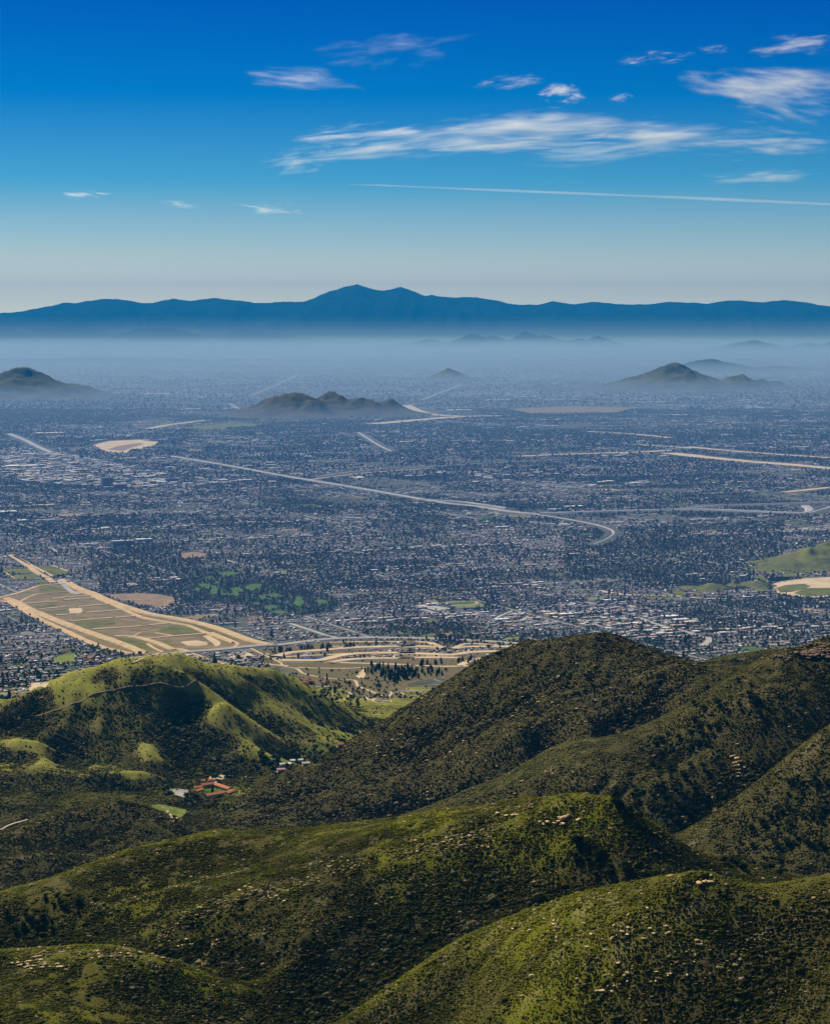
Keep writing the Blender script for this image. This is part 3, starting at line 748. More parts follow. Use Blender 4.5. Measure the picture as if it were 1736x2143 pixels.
for pts_, w, lb in ((A5([(780,565),(900,615),(1080,665),(1300,722),(1400,760)]), 22, "pale avenue through the shopping district"),
                    (A5([(1440,760),(1490,780),(1450,820),(1410,845)]), 30, "pale bend of a wide road near the dark ridge"),
                    (A3([(480,100),(620,145),(740,185),(860,225),(990,250)]), 18, "pale avenue running down to the freeway"),
                    (A4([(1060,410),(1110,375),(1240,320)]), 12, "avenue beside the supermarket"),
                    (A4([(1330,420),(1400,375)]), 14, "side street by the big store"),
                    (A4([(1380,590),(1480,620),(1560,640)]), 20, "slip road at the dark hill"),
                    (A4([(230,275),(330,305),(480,345)]), 16, "avenue left of the school field"),
                    (A2([(560,135),(700,180),(860,215),(980,240)]), 14, "long pale avenue above the golf course"),
                    (A8([(500,1160),(580,1210)]), 16, "pale street stub above the flood channel"),
                    (A6([(1290,378),(1450,358),(1736,330)]), 14, "straight road above the green terrace"),
                    (A6([(900,1105),(1100,1140),(1350,1195)]), 12, "road below the green terrace")):
    ribbon("road", lb, pts_, w, M_CONC if 'green' not in lb else M_PATH, .3, wob=.1)
# freeways across the town, in the 1736 frame
for pts_, w, h, lb in (
    ([(360,955),(420,965),(480,975),(600,997),(740,1020),(860,1041),(940,1054),(1000,1060),(1070,1071),(1130,1077)], 34, 3, "freeway slanting across the town from the left"),
    ([(1000,1061),(1070,1072),(1130,1078),(1200,1089),(1260,1102),(1284,1114),(1270,1128),(1240,1140)], 13, 1, "freeway branch curving towards the viewer"),
    ([(1130,1076),(1270,1071),(1400,1068),(1500,1068),(1600,1072),(1680,1075),(1694,1066),(1685,1060)], 62, 5, "pale freeway at the right ending in a loop"),
    ([(1380,1069),(1440,1066),(1500,1060),(1600,1057),(1736,1052)], 26, 8, "raised freeway ramp at the right"),
    ([(870,1046),(960,1050),(1060,1064)], 24, 3, "slip road of the slanting freeway"),
    ([(660,998),(760,985),(900,977),(1050,968),(1200,960)], 22, 1, "railway yard line across the town"),
    ([(20,908),(50,920),(80,935),(110,948)], 60, 3, "freeway interchange near the left edge"),
    ([(750,905),(790,930),(820,945)], 30, 1, "pale avenue in the middle distance"),
    ([(480,845),(520,862),(600,873)], 30, 1, "thin distant road left of the rocky hills"),
    ([(520,830),(590,800),(620,785)], 34, 1, "distant road leading into the smog"),
    ([(880,838),(920,822),(965,805)], 40, 1, "straight distant road into the smog"),
    ([(1690,1075),(1736,1062)], 30, 2, "road leaving the freeway loop")):
    ribbon("freeway", lb, pts_, w * .55, M_CONC2, h + 2, step=80., wob=.15); EXCL_LINE[-1] = (EXCL_LINE[-1][0] - np.array((0, 45.0)), w / 2 + 50)
for pts_, w, lb in (
    ([(1400,948),(1470,956),(1560,965),(1650,972),(1760,982)], 150, "broad sandy river bed near the right edge"),
    ([(1440,935),(1560,946),(1736,958)], 70, "thin sandy bank above the river bed"),
    ([(1080,955),(1200,950),(1340,946),(1400,942)], 90, "sandy strip in the middle distance"),
    ([(1230,903),(1320,908),(1400,916)], 70, "distant reddish strip of bare ground"),
    ([(780,887),(860,880),(960,872),(1050,870)], 170, "pale strip of bare ground beside the rocky hills"),
    ([(850,848),(875,860),(910,868),(960,870)], 130, "white scar of earth right of the rocky hills"),
    ([(310,897),(360,888),(430,880)], 80, "distant sandy curve at left"),
    ([(0,829),(60,828),(110,827)], 120, "pale foot of the hill at the left edge"),
    ([(640,1005),(760,990),(900,980)], 20, "grey strip beside the railway line"),
    ([(1330,930),(1450,938)], 60, "sandy bank left of the river bed"),
    ([(1640,1030),(1736,1020)], 60, "pale cleared ground at the right edge")):
    ribbon("river_bed", lb, pts_, w, M_SAND2, .6, step=150., wob=.35); EXCL_LINE[-1] = (EXCL_LINE[-1][0] - np.array((0, 50.0)), w / 2 + 60)
patch("quarry", "tan gravel quarry with stepped edges at left", A8([(930,130),(1100,90),(1400,75),(1600,100),(1500,150),(1330,180),(1250,215),(1050,200),(1010,180)]), M_SAND2, .4)
patch("quarry_floor", "brown pit floor in the gravel quarry", A8([(1080,175),(1180,140),(1400,110),(1450,118),(1330,155),(1230,190)]), M_SOIL, .9, excl=False)
patch("field", "pale earth field near the right edge of the plain", [(1060,856),(1200,850),(1330,853),(1290,864),(1110,866)], M_BASIN, .4)
patch("field", "large dull green field right of the quarry", [(380,895),(480,885),(560,888),(430,900)], M_GREEN, .4)
patch("field", "pale lot at the far left", A8([(0,345),(120,325),(330,330),(400,352),(200,362)]), M_CONC, .4)
# green terrace at the right edge
GT = [A6(q) for q in ([(320,1040),(440,950),(580,920),(610,960),(600,1000),(420,1020)], [(820,910),(950,890),(1150,990),(1000,1000)], [(960,850),(1060,840),(1150,900),(1500,850),(1300,800),(1100,910)],
      [(150,985),(260,1000),(310,1030),(180,1035)], [(700,940),(760,880),(800,880),(760,950)])]
for i, q in enumerate(GT):
    patch("grass_slope", ["green bank beside the sandy wash", "green spur below the white houses", "folded green bank above the tan clearing", "low green bank right of the wash", "narrow green spur below the white houses"][i], q, M_GREEN, .4)
patch("sand_patch", "large tan graded clearing at the right edge", A6([(1110,935),(1250,892),(1500,862),(1760,848),(1760,1050),(1500,1062),(1300,1035),(1200,1010),(1170,970)]), M_SAND2, .35)
patch("grass_patch", "left green plot inside the tan clearing", A6([(1190,960),(1300,930),(1480,918),(1540,945),(1450,980),(1350,1000),(1240,1006)]), M_GREEN, .7, excl=False)
patch("grass_patch", "right green plot inside the tan clearing", A6([(1370,1012),(1500,962),(1760,958),(1760,1032),(1500,1046)]), M_GREEN, .7, excl=False)
t = NT("grassy_slope"); n1 = t.noise(.006, detail=6, rough=.65, lo=.38, hi=.6); n2 = t.noise(.03, detail=5, rough=.7, lo=.35, hi=.65)
M_GHILL = t.finish(t.mix(n2, t.mix(n1, (.035, .055, .022), (.10, .12, .034)), (.14, .135, .05)), .95)
hill("hill", "low green hill at the right edge of the town", [(1700,1146,0),(1650,1168,-150),(1745,1136,150),(1790,1130,300),(1610,1190,-200)], 10700, 3.0, M_GHILL, 31, 170)
hill("hill", "small green bluff beside the sandy wash", [(1440,1226,0),(1490,1220,0),(1535,1222,60),(1580,1216,100)], 9750, 2.5, M_GHILL, 32, 95)
# meadow, tracks and car park in the canyon
patch("meadow", "bright green meadow with a footpath in the canyon", A7([(200,900),(320,880),(480,915),(575,935),(560,970),(520,1010),(400,985),(260,930)]), M_FIELD, .3, cell=3.)
ribbon("footpath", "orange footpath through the canyon meadow", A7([(335,915),(380,950),(410,990),(480,1015),(530,1040)]), 4, M_PATH, .3, step=6.)
patch("car_park", "pale car park left of the red roofed lodge", A7([(415,742),(510,728),(590,745),(598,810),(540,815),(470,790)]), M_CONC, .4, cell=3.)
patch("courtyard", "green courtyard lawn between the red roofs", A7([(735,745),(830,710),(935,750),(900,775),(800,795),(750,790)]), M_LAWN, .4, cell=3.)
patch("yard", "bare earth yard behind the lodge", A7([(790,650),(800,600),(880,585),(965,595),(930,640),(860,668)]), M_SAND2, .4, cell=3.)
patch("meadow", "yellow green lawn beside the white roofs", A7([(1465,430),(1590,440),(1620,470),(1500,475)]), M_FIELD, .4, cell=3.)
ribbon("dirt_road", "firebreak track across the green mountain", [(60,1497),(120,1488),(180,1462),(230,1447),(280,1437),(330,1433),(390,1437),(450,1440)], 2.6, M_SOIL, .3, step=8.)
ribbon("dirt_road", "sandy track on the lower left hill", [(0,1738),(18,1731),(40,1722),(58,1717)], 4.5, M_PATH, .4, step=6., wob=.4)
NEAR_HILLS[0] = True
ribbon("dirt_road", "short sandy scrape on the green hilltop", [(278,1388),(290,1383),(302,1378)], 5, M_PATH, .3, step=6.)
NEAR_HILLS[0] = False
patch("field", "yellow green park below the left levee", A1([(520,1150),(640,1105),(760,1095),(750,1180),(620,1200),(560,1210)]), M_FIELD, .4)
ribbon("dirt_road", "yellow bank round the small park", A1([(690,1105),(850,1075),(1060,1050)]), 9, M_FIELD, 1)
patch("sand_patch", "tan clearing beside the green knoll at the left edge", [(60,1432),(85,1428),(100,1434),(95,1442),(70,1443)], M_SAND2, .5)
#PART3
# ------------------------------------------------------------------ plants: prototypes
import bmesh
def ico(sub, jitter, seed, squash=1.0):
    bm = bmesh.new(); bmesh.ops.create_icosphere(bm, subdivisions=sub, radius=1.0)
    v = np.array([x.co[:] for x in bm.verts]); f = np.array([[q.index for q in p.verts] for p in bm.faces]); bm.free()
    r = np.random.default_rng(seed)
    v = v * (1 + jitter * r.uniform(-1, 1, (len(v), 1))); v[:, 2] *= squash
    return v, f
def leaves(n, seed, size, shape):
    """loose leaf sprays spread through the outer part of a crown; shape(u) gives radius along the height"""
    r = np.random.default_rng(seed); V = []; Fc = []
    d = r.normal(size=(n, 3)); d /= np.linalg.norm(d, axis=1)[:, None]
    rad = r.uniform(.72, 1.12, n)
    c = d * rad[:, None]; c = shape(c)
    for k in range(n):
        a = r.normal(size=3); a /= np.linalg.norm(a); b = np.cross(a, r.normal(size=3)); b /= np.linalg.norm(b) + 1e-9
        s = size * r.uniform(.6, 1.4)
        V += [c[k] + a * s, c[k] - a * s * .5 + b * s * .8, c[k] - a * s * .5 - b * s * .8]; Fc.append([3 * k, 3 * k + 1, 3 * k + 2])
    return np.array(V), np.array(Fc)
def merge(parts):
    V = []; Fc = []; o = 0
    for v, f in parts: V.append(v); Fc.append(f + o); o += len(v)
    return np.concatenate(V), np.concatenate(Fc)
def shrub_geo(seed):           # unit: about 2 m across, stands on z = 0
    r = np.random.default_rng(seed); P = []
    for k in range(4):
        v, f = ico(1, .16, seed * 10 + k, .8)
        s = r.uniform(.45, .72); P.append((v * s + np.array((r.uniform(-.5, .5), r.uniform(-.5, .5), s * .5)), f))
    P.append(leaves(12, seed + 50, .17, lambda c: c * np.array((1.0, 1.0, .62)) + np.array((0, 0, .5))))
    return merge(P)
def crown_geo(seed, kind):     # unit height 1, stands on z = 0
    r = np.random.default_rng(seed); P = []
    if kind == 'round':
        for k in range(7):
            v, f = ico(1, .25, seed * 10 + k, .85)
            a = r.uniform(0, 6.28); q = r.uniform(.05, .26); s = r.uniform(.17, .27)
            P.append((v * s + np.array((q * math.cos(a), q * math.sin(a), r.uniform(.38, .78))), f))
        P.append(leaves(90, seed + 1, .075, lambda c: c * np.array((.46, .46, .38)) + np.array((0, 0, .6))))
    else:
        n = 6
        for k in range(n):
            v, f = ico(1, .3, seed * 10 + k, 1.0); u = k / (n - 1)
            s = (.19 if kind == 'pine' else .15) * (1 - .75 * u) + .02
            P.append((v * np.array((s, s, .13)) + np.array((r.uniform(-.03, .03), r.uniform(-.03, .03), .2 + .7 * u)), f))
        w = .23 if kind == 'pine' else .17
        def sh(c):
            z = (c[:, 2] + 1.15) / 2.3
            return np.column_stack((c[:, 0] * w * (1.25 - z), c[:, 1] * w * (1.25 - z), .12 + .86 * z))
        P.append(leaves(80, seed + 1, .06, sh))
    return merge(P)
def trunk_geo(top=.6, r0=.03, r1=.014, limbs=3, seed=0):
    r = np.random.default_rng(seed); P = []
    def tube(a, b, ra, rb, n=6):
        a = np.array(a, float); b = np.array(b, float); d = b - a; d /= np.linalg.norm(d)
        u = np.cross(d, (.3, .9, .1)); u /= np.linalg.norm(u); w = np.cross(d, u)
        an = np.linspace(0, 2 * math.pi, n, endpoint=False)
        v = np.concatenate([a + ra * (np.cos(an)[:, None] * u + np.sin(an)[:, None] * w), b + rb * (np.cos(an)[:, None] * u + np.sin(an)[:, None] * w)])
        f = [[i, (i + 1) % n, n + (i + 1) % n] for i in range(n)] + [[i, n + (i + 1) % n, n + i] for i in range(n)]
        return v, np.array(f)
    P.append(tube((0, 0, -.06), (.01, .01, top), r0, r1))
    for k in range(limbs):
        a = k * 2.1 + r.uniform(0, 1); z = r.uniform(.25, .45)
        P.append(tube((0, 0, z), (.2 * math.cos(a), .2 * math.sin(a), z + .25), r1 * 1.1, r1 * .5))
    return merge(P)

M_SHRUB = mat_tint("shrub_leaf", (.05, .06, .02), .22)
M_CROWN_T = mat_tint("town_tree_leaf", (.04, .06, .02), .2)
M_BARK = simple("bark", (.10, .075, .055), .3, .8)
PROTO = bpy.data.collections.new("plant_prototypes")
def proto(name, geo, mat, sub=None):
    v, f = geo
    me = make_mesh(name, v, [f], [mat], smooth_shade=False)
    o = bpy.data.objects.new(name, me)
    c = bpy.data.collections.new(name); c.objects.link(o)
    return o
def proto_collection(name, geos, mat, soft=False):
    c = bpy.data.collections.new(name)
    for i, g in enumerate(geos):
        o = bpy.data.objects.new(f"{name}_{i:02d}", make_mesh(f"{name}_{i:02d}", g[0], [g[1]], [mat], smooth_shade=soft)); c.objects.link(o)
    return c
def scatter(name, label, P, scl, tint, coll, nvar, seed=0):
    """many plants as one object: points that carry a size, a turn, a kind and a leaf colour"""
    n = len(P); r = np.random.default_rng(seed)
    me = bpy.data.meshes.new(name); me.vertices.add(n); me.vertices.foreach_set('co', np.asarray(P, np.float32).ravel())
    def at_(k, typ, data, key='value'):
        a = me.attributes.new(k, typ, 'POINT'); a.data.foreach_set(key, data.ravel())
    at_('scl', 'FLOAT_VECTOR', np.asarray(scl, np.float32), 'vector')
    at_('turn', 'FLOAT_VECTOR', np.column_stack((r.uniform(-.12, .12, n), r.uniform(-.12, .12, n), r.uniform(0, 6.28, n))).astype(np.float32), 'vector')
    at_('variant', 'INT', r.integers(0, nvar, n).astype(np.int32))
    tc = np.ones((n, 4), np.float32); tc[:, :3] = tint
    at_('tint', 'FLOAT_COLOR', tc, 'color')
    o = link(name, me)
    ng = bpy.data.node_groups.new(name, 'GeometryNodeTree')
    ng.interface.new_socket('Geometry', in_out='INPUT', socket_type='NodeSocketGeometry'); ng.interface.new_socket('Geometry', in_out='OUTPUT', socket_type='NodeSocketGeometry')
    N, L = ng.nodes, ng.links
    gi = N.new('NodeGroupInput'); go = N.new('NodeGroupOutput'); ip = N.new('GeometryNodeInstanceOnPoints'); ci = N.new('GeometryNodeCollectionInfo')
    ci.inputs['Collection'].default_value = coll; ci.inputs['Separate Children'].default_value = True; ci.inputs['Reset Children'].default_value = True
    def na(k, typ):
        q = N.new('GeometryNodeInputNamedAttribute'); q.data_type = typ; q.inputs['Name'].default_value = k; return q.outputs['Attribute']
    L.new(gi.outputs[0], ip.inputs['Points']); L.new(ci.outputs[0], ip.inputs['Instance']); ip.inputs['Pick Instance'].default_value = True
    L.new(na('variant', 'INT'), ip.inputs['Instance Index']); L.new(na('turn', 'FLOAT_VECTOR'), ip.inputs['Rotation']); L.new(na('scl', 'FLOAT_VECTOR'), ip.inputs['Scale'])
    L.new(ip.outputs[0], go.inputs[0])
    md = o.modifiers.new("scatter", 'NODES'); md.node_group = ng
    return tag(o, label, kind='stuff')
C_SHRUB = proto_collection("shrub_kind", [shrub_geo(i + 1) for i in range(6)], M_SHRUB, True)
C_ROUND = proto_collection("round_tree_kind", [merge([crown_geo(i + 20, 'round'), trunk_geo(seed=i)]) for i in range(4)], M_CROWN_T)
C_TALL = proto_collection("tall_tree_kind", [crown_geo(i + 40, 'pine') for i in range(3)], M_CROWN_T)

def in_frame(x, y, z, m=60):
    px, py = px_of(x, y, z)
    return (px > -m) & (px < 1736 + m) & (py < 2143 + m)
def jitter_grid(x0, x1, y0, y1, s, seed):
    r = np.random.default_rng(seed)
    X, Y = np.meshgrid(np.arange(x0, x1, s), np.arange(y0, y1, s))
    return X.ravel() + r.uniform(-.5, .5, X.size) * s, Y.ravel() + r.uniform(-.5, .5, X.size) * s
def excluded(x, y, grow=0.0, lines=True):
    ex = np.zeros(x.shape, bool)
    for W in EXCL_POLY:
        bx = (x > W[:, 0].min()) & (x < W[:, 0].max()) & (y > W[:, 1].min()) & (y < W[:, 1].max())
        if bx.any():
            i = np.where(bx)[0]; ex[i] |= in_poly(x[i], y[i], W)
    if lines:
        for P, w in EXCL_LINE:
            w = w + grow
            bx = (x > P[:, 0].min() - w) & (x < P[:, 0].max() + w) & (y > P[:, 1].min() - w) & (y < P[:, 1].max() + w)
            if bx.any():
                i = np.where(bx)[0]; ex[i] |= near_line(x[i], y[i], P, w)
    return ex
PAL = np.array([(.030, .031, .006), (.060, .064, .008), (.105, .114, .009), (.165, .176, .011), (.125, .118, .060), (.45, .35, .19)])

# ------------------------------------------------------------------ chaparral on the hills
def chaparral(y0, y1, s, seed, size, dens, name, label, dark=0.0):
    x, y = jitter_grid(-min(1950, y1 * .235), min(1950, y1 * .235), y0, y1, s, seed)
    z = gz(x, y)
    k = in_frame(x, y, z); x, y, z = x[k], y[k], z[k]
    k = visible(x, y, z + 1.0); x, y, z = x[k], y[k], z[k]
    g, b, fg = cover(x, y)
    r = np.random.default_rng(seed + 1)
    keep = r.uniform(size=len(x)) < dens * (1 - .9 * smooth(.25, .7, g)) * (1 - .3 * b)
    keep &= ~excluded(x, y, -7)
    x, y, z, g, fg = x[keep], y[keep], z[keep], g[keep], fg[keep]
    sx = bil(dzx, x, y, CELL); sy = bil(dzy, x, y, CELL); cv = bil(CONVEX, x, y, CELL)
    n = len(x)
    n1 = fbm(x / 70, y / 70, 4, seed + 3); n2 = fbm(x / 18, y / 18, 2, seed + 4)
    ndl = (-sx * sdir.x - sy * sdir.y + sdir.z) / np.sqrt(1 + sx * sx + sy * sy)      # slope's angle to the sun, painted into the brush tint as light and shade
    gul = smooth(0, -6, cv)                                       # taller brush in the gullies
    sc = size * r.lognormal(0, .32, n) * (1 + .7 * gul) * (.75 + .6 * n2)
    v = np.clip(1.6 * n1 + .7 * (n2 - .5) - .2 + .5 * fg - .55 * gul - dark + np.clip(4.0 * (ndl - .58), -1.0, 1.0) + .9 * smooth(1.2, 5, cv) + r.normal(0, .2, n), .45 if y0 < 2000 else 0, 3.2)  # sun-facing slopes and crest lines painted as lit, slopes turned away as shaded
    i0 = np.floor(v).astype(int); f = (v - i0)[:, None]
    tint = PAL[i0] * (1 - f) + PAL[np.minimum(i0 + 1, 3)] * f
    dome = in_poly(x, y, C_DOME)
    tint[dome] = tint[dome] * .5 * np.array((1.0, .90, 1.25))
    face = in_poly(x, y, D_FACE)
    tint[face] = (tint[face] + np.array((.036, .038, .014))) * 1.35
    grey = r.uniform(size=n) < .10 + .14 * smooth(.45, .6, n1); tint[grey] = PAL[4] * r.uniform(.7, 1.2, (grey.sum(), 1))
    dry = r.uniform(size=n) < .012 + .03 * dome + .06 * smooth(1.5, 5, cv) * (n2 > .5); tint[dry] = PAL[5] * r.uniform(.5, 1.1, (dry.sum(), 1))
    for ln, w in DRY:
        if y0 < 2000:
            m = near_line(x, y, ln, w) & (r.uniform(size=n) < .30) & (n2 > .42)
            tint[m] = np.array((.42, .36, .15)) * r.uniform(.5, 1.3, (m.sum(), 1)); sc[m] *= .9
    tint = tint * r.uniform(.75, 1.25, (n, 1))
    sv = np.column_stack((sc * r.uniform(.8, 1.25, n), sc * r.uniform(.8, 1.25, n), sc * r.uniform(.5, .95, n) * (1 + .5 * gul)))
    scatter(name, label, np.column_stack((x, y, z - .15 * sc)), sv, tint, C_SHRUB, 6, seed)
    return n
DRY = [(np.array([G(x, y)[:2] for x, y in ln]), w) for ln, w in (
    ([(1060,1718),(950,1752),(850,1778)], 26), ([(850,1778),(700,1830),(560,1872)], 9), ([(620,1850),(450,1900),(330,1950),(250,1990)], 16), ([(560,1965),(440,1990),(330,2030)], 10), ([(430,1990),(520,1975),(680,1930)], 5),
    ([(0,2030),(60,2020),(110,2010)], 22), ([(110,2005),(230,1992),(330,2008)], 9), ([(200,1900),(330,1870),(520,1820)], 8), ([(1150,1900),(1300,1880),(1420,1850)], 6), ([(1180,1990),(1330,1950)], 10), ([(1270,2040),(1400,1990),(1500,1990)], 6), ([(1480,2050),(1600,1960)], 6), ([(840,1712),(1000,1697),(1100,1690)], 6))]
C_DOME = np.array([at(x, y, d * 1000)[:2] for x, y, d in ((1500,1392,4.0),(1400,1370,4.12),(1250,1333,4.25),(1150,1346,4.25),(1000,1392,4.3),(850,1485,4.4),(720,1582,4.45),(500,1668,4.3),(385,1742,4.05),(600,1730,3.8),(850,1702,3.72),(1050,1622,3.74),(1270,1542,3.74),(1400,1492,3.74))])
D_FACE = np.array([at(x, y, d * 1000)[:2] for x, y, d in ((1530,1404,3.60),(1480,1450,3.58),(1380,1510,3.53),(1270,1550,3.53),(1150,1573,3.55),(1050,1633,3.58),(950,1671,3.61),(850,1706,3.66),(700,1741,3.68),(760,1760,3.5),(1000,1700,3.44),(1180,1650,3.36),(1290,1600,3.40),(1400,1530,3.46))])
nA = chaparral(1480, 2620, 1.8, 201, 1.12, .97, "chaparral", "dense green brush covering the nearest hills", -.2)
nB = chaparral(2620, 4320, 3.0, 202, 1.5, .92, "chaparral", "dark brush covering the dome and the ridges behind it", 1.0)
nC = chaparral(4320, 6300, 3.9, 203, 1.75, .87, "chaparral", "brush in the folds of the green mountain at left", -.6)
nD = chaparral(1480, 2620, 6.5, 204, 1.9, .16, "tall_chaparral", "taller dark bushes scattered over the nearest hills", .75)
print("SHRUBS", nA, nB, nC)

# ------------------------------------------------------------------ rocks and bare scrapes on the near hills
NEAR_HILLS[0] = True
def rock_geo(seed):
    r = np.random.default_rng(seed); P = []
    for k in range(3):
        v, f = ico(1, .3, seed * 7 + k, .6); s = r.uniform(.5, 1.0)
        P.append((v * s * np.array((1.2, .9, 1)) + np.array((r.uniform(-.8, .8), r.uniform(-.6, .6), .15)), f))
    return merge(P)
M_ROCK = simple("sandstone", (.56, .43, .24), .25, .5)
ROCKS = [make_mesh(f"rock_outcrop_{i}", *[(g := rock_geo(i + 3))[0], [g[1]]], [M_ROCK]) for i in range(5)]
M_BROWN = simple("brown_rock", (.21, .145, .10), .35, .3)
ROCKS_BROWN = [make_mesh(f"brown_rock_{i}", *[(g := rock_geo(i + 3))[0], [g[1]]], [M_BROWN]) for i in range(5)]
def rocks(spec, group, label, seed, kinds=None):
    r = np.random.default_rng(seed)
    for (cx, cy, rx, ry, n, s) in spec:
        for k in range(n):
            q = G(cx + rx * r.normal() * .5, cy + ry * r.normal() * .5)
            o = link("rock_outcrop", (kinds or ROCKS)[r.integers(5)], loc=q + np.array((0, 0, .35 * s)), rz=r.uniform(0, 6.28), scale=(1.35 * s * r.uniform(.6, 1.5),) * 2 + (1.5 * s * r.uniform(.7, 1.3),))
            tag(o, label, "rock", group)
rocks([(950,1765,110,22,26,1.1),(1170,1725,40,14,12,1.3),(700,1822,90,20,18,1.0),(560,1870,90,20,14,1.0)], "rocks along the front hill's spur", "pale sandstone rock among brush on the front hill's bright spur", 1)
rocks([(1178,1717,12,5,5,1.9),(1065,1711,25,3,5,1.3)], "rocks at the front hill's top", "pale rock scrape just under the front hill's top", 2)
rocks([(1180,1950,130,50,26,1.0),(1320,1960,90,60,20,1.0),(1470,1845,16,6,6,1.5),(1250,2060,160,40,16,1.0)], "rocks on the near right slope", "small tan rock on the green slope at lower right", 3)
rocks([(60,2025,60,16,26,1.2),(260,2000,120,12,18,.9),(400,1985,60,14,12,.9)], "rocks on the near left spur", "pale rock on the low spur at lower left", 4)
rocks([(900,1480,60,40,14,1.5),(820,1560,50,40,14,1.5),(1150,1470,160,70,26,1.5),(1000,1600,160,60,20,1.4)], "rocks on the dark dome", "pale tan rock in the dark brush of the dome", 5)
rocks([(1710,1366,44,18,60,2.6),(1640,1378,30,8,14,2.2)], "rocks on the right hand crest", "brown rock on the broken crest at the right edge", 6, ROCKS_BROWN)
rocks([(1545,1600,14,40,16,1.8)], "rocks in the sandy gully", "tan rock in the sandy gully on the right hand ridge", 7)

NEAR_HILLS[0] = False
# ------------------------------------------------------------------ single trees
M_OAK = mat_tint("oak_leaf", (.030, .040, .016), .2, None)
M_PINE = mat_tint("pine_needle", (.020, .034, .022), .12, None)
M_STREET = mat_tint("street_tree_leaf", (.036, .055, .022), .2, None)
def tree_set(mat, kind, n, seed):
    out = []
    for i in range(n):
        c = crown_geo(seed + i, kind); tr = trunk_geo(.6 if kind == 'round' else .85, .03 if kind == 'round' else .02, .012, 3 if kind == 'round' else 0, i)
        out.append((make_mesh(f"crown_{kind}_{seed + i}", c[0], [c[1]], [mat]), make_mesh(f"trunk_{kind}_{seed + i}", tr[0], [tr[1]], [M_BARK])))
    return out
M_CANYON = mat_tint("canyon_tree_leaf", (.065, .085, .032), .25, None)
OAKS, PINES, STREETS = tree_set(M_OAK, 'round', 4, 300), tree_set(M_PINE, 'pine', 3, 320), tree_set(M_STREET, 'round', 4, 340)
CANYON = tree_set(M_CANYON, 'round', 3, 380)
CYPRESS = tree_set(M_PINE, 'cypress', 2, 360)
def plant(name, kinds, q, h, label, cat, group, r, wide=1.0):
    e = link(name, None, loc=q, rz=r.uniform(0, 6.28), scale=(h * wide * r.uniform(.85, 1.15), h * wide * r.uniform(.85, 1.15), h))
    tag(e, label, cat, group)
    c, t_ = kinds[r.integers(len(kinds))]
    link("crown", c, e); link("trunk", t_, e)
def grove(name, kinds, spots, hrange, label, cat, group, seed, wide=1.0):
    r = np.random.default_rng(seed)
    for (cx, cy, rx, ry, n) in spots:
        for k in range(n):
            q = G(cx + rx * r.uniform(-1, 1), cy + ry * r.uniform(-1, 1))
            plant(name, kinds, q, r.uniform(*hrange), label, cat, group, r, wide)
grove("oak_tree", OAKS, [(1230,1800,34,22,12),(1280,1830,40,14,8),(1215,1775,14,10,3)], (6, 10), "dark oak in the shaded hollow of the front hill", "tree", "oaks in the front hollow", 1, 1.25)
grove("oak_tree", OAKS, [(1560,1815,50,12,10),(1620,1832,25,10,4)], (5, 9), "dark oak behind the near ridge at the foot of the far right spur", "tree", "oaks behind the near ridge", 2, 1.25)
grove("oak_tree", OAKS, [(1420,1600,60,70,40),(1480,1520,40,50,22),(1350,1690,70,40,26),(1440,1690,40,40,18),(1560,1460,40,40,12)], (6, 11), "dark oak on the shaded wooded face left of the sandy gully", "tree", "oaks left of the sandy gully", 3, 1.2)
grove("oak_tree", OAKS, [(1660,1700,70,80,44),(1600,1770,60,40,20)], (5, 9), "dark oak on the shaded spur at the far right", "tree", "oaks on the far right spur", 4, 1.2)
grove("oak_tree", OAKS, [(60,1940,50,20,14),(130,1900,40,18,10)], (4, 7), "dark oak in the shaded left end of the front hill", "tree", "oaks at the front hill's left end", 5, 1.3)
grove("canyon_tree", CANYON, [(600,1585,60,12,24),(560,1600,40,10,14),(680,1575,30,8,10),(440,1625,50,10,16),(395,1665,20,16,10),(350,1650,14,12,6)], (8, 15), "tall green tree along the canyon bottom", "tree", "trees along the canyon bottom", 6, .9)
grove("canyon_tree", CANYON, [(470,1690,30,10,10),(420,1690,20,8,6)], (7, 11), "grey green tree between the lodge and the meadow", "tree", "trees below the lodge", 7, .9)
grove("pine_tree", PINES, [(x / 1, y / 1, 22, 9, 9) for x, y in Z(560, 1420, [(1330,560),(1400,600),(1470,590),(1540,610),(1620,600),(1700,610),(1440,660),(1560,670)])] + [(x, y, 22, 8, 8) for x, y in Z(900, 1340, [(60,940),(150,930),(250,940),(350,950),(460,950),(100,990),(230,985)])], (14, 24), "dark pine in the dense grove at the canyon mouth", "tree", "pines in the grove at the canyon mouth", 8, 1.0)
grove("pine_tree", PINES, [(x, y, 10, 3, 5) for x, y in Z(560, 1420, [(350,385),(420,385),(480,380),(620,365),(700,365),(780,360),(850,350),(1060,345),(1120,345)])], (12, 20), "dark pine in the row between the freeway and the ponds", "tree", "pines beside the freeway", 9, 1.1)
grove("pine_tree", PINES, [(x, y, 8, 4, 4) for x, y in Z(900, 1340, [(490,610),(560,610),(620,620),(700,630),(730,650),(860,610),(490,850),(720,840),(820,830),(350,870)])], (14, 22), "dark tree standing above the pale pond banks", "tree", "trees above the pond banks", 10, 1.2)
grove("cypress_tree", CYPRESS, [(S(300 + 835 / 4.34, 0)[0], S(0, 1660 + 770 / 4.34)[1], 1, 1, 1)], (15, 16), "tall dark cypress in the courtyard of the red roofed lodge", "tree", None, 11, 1.5)
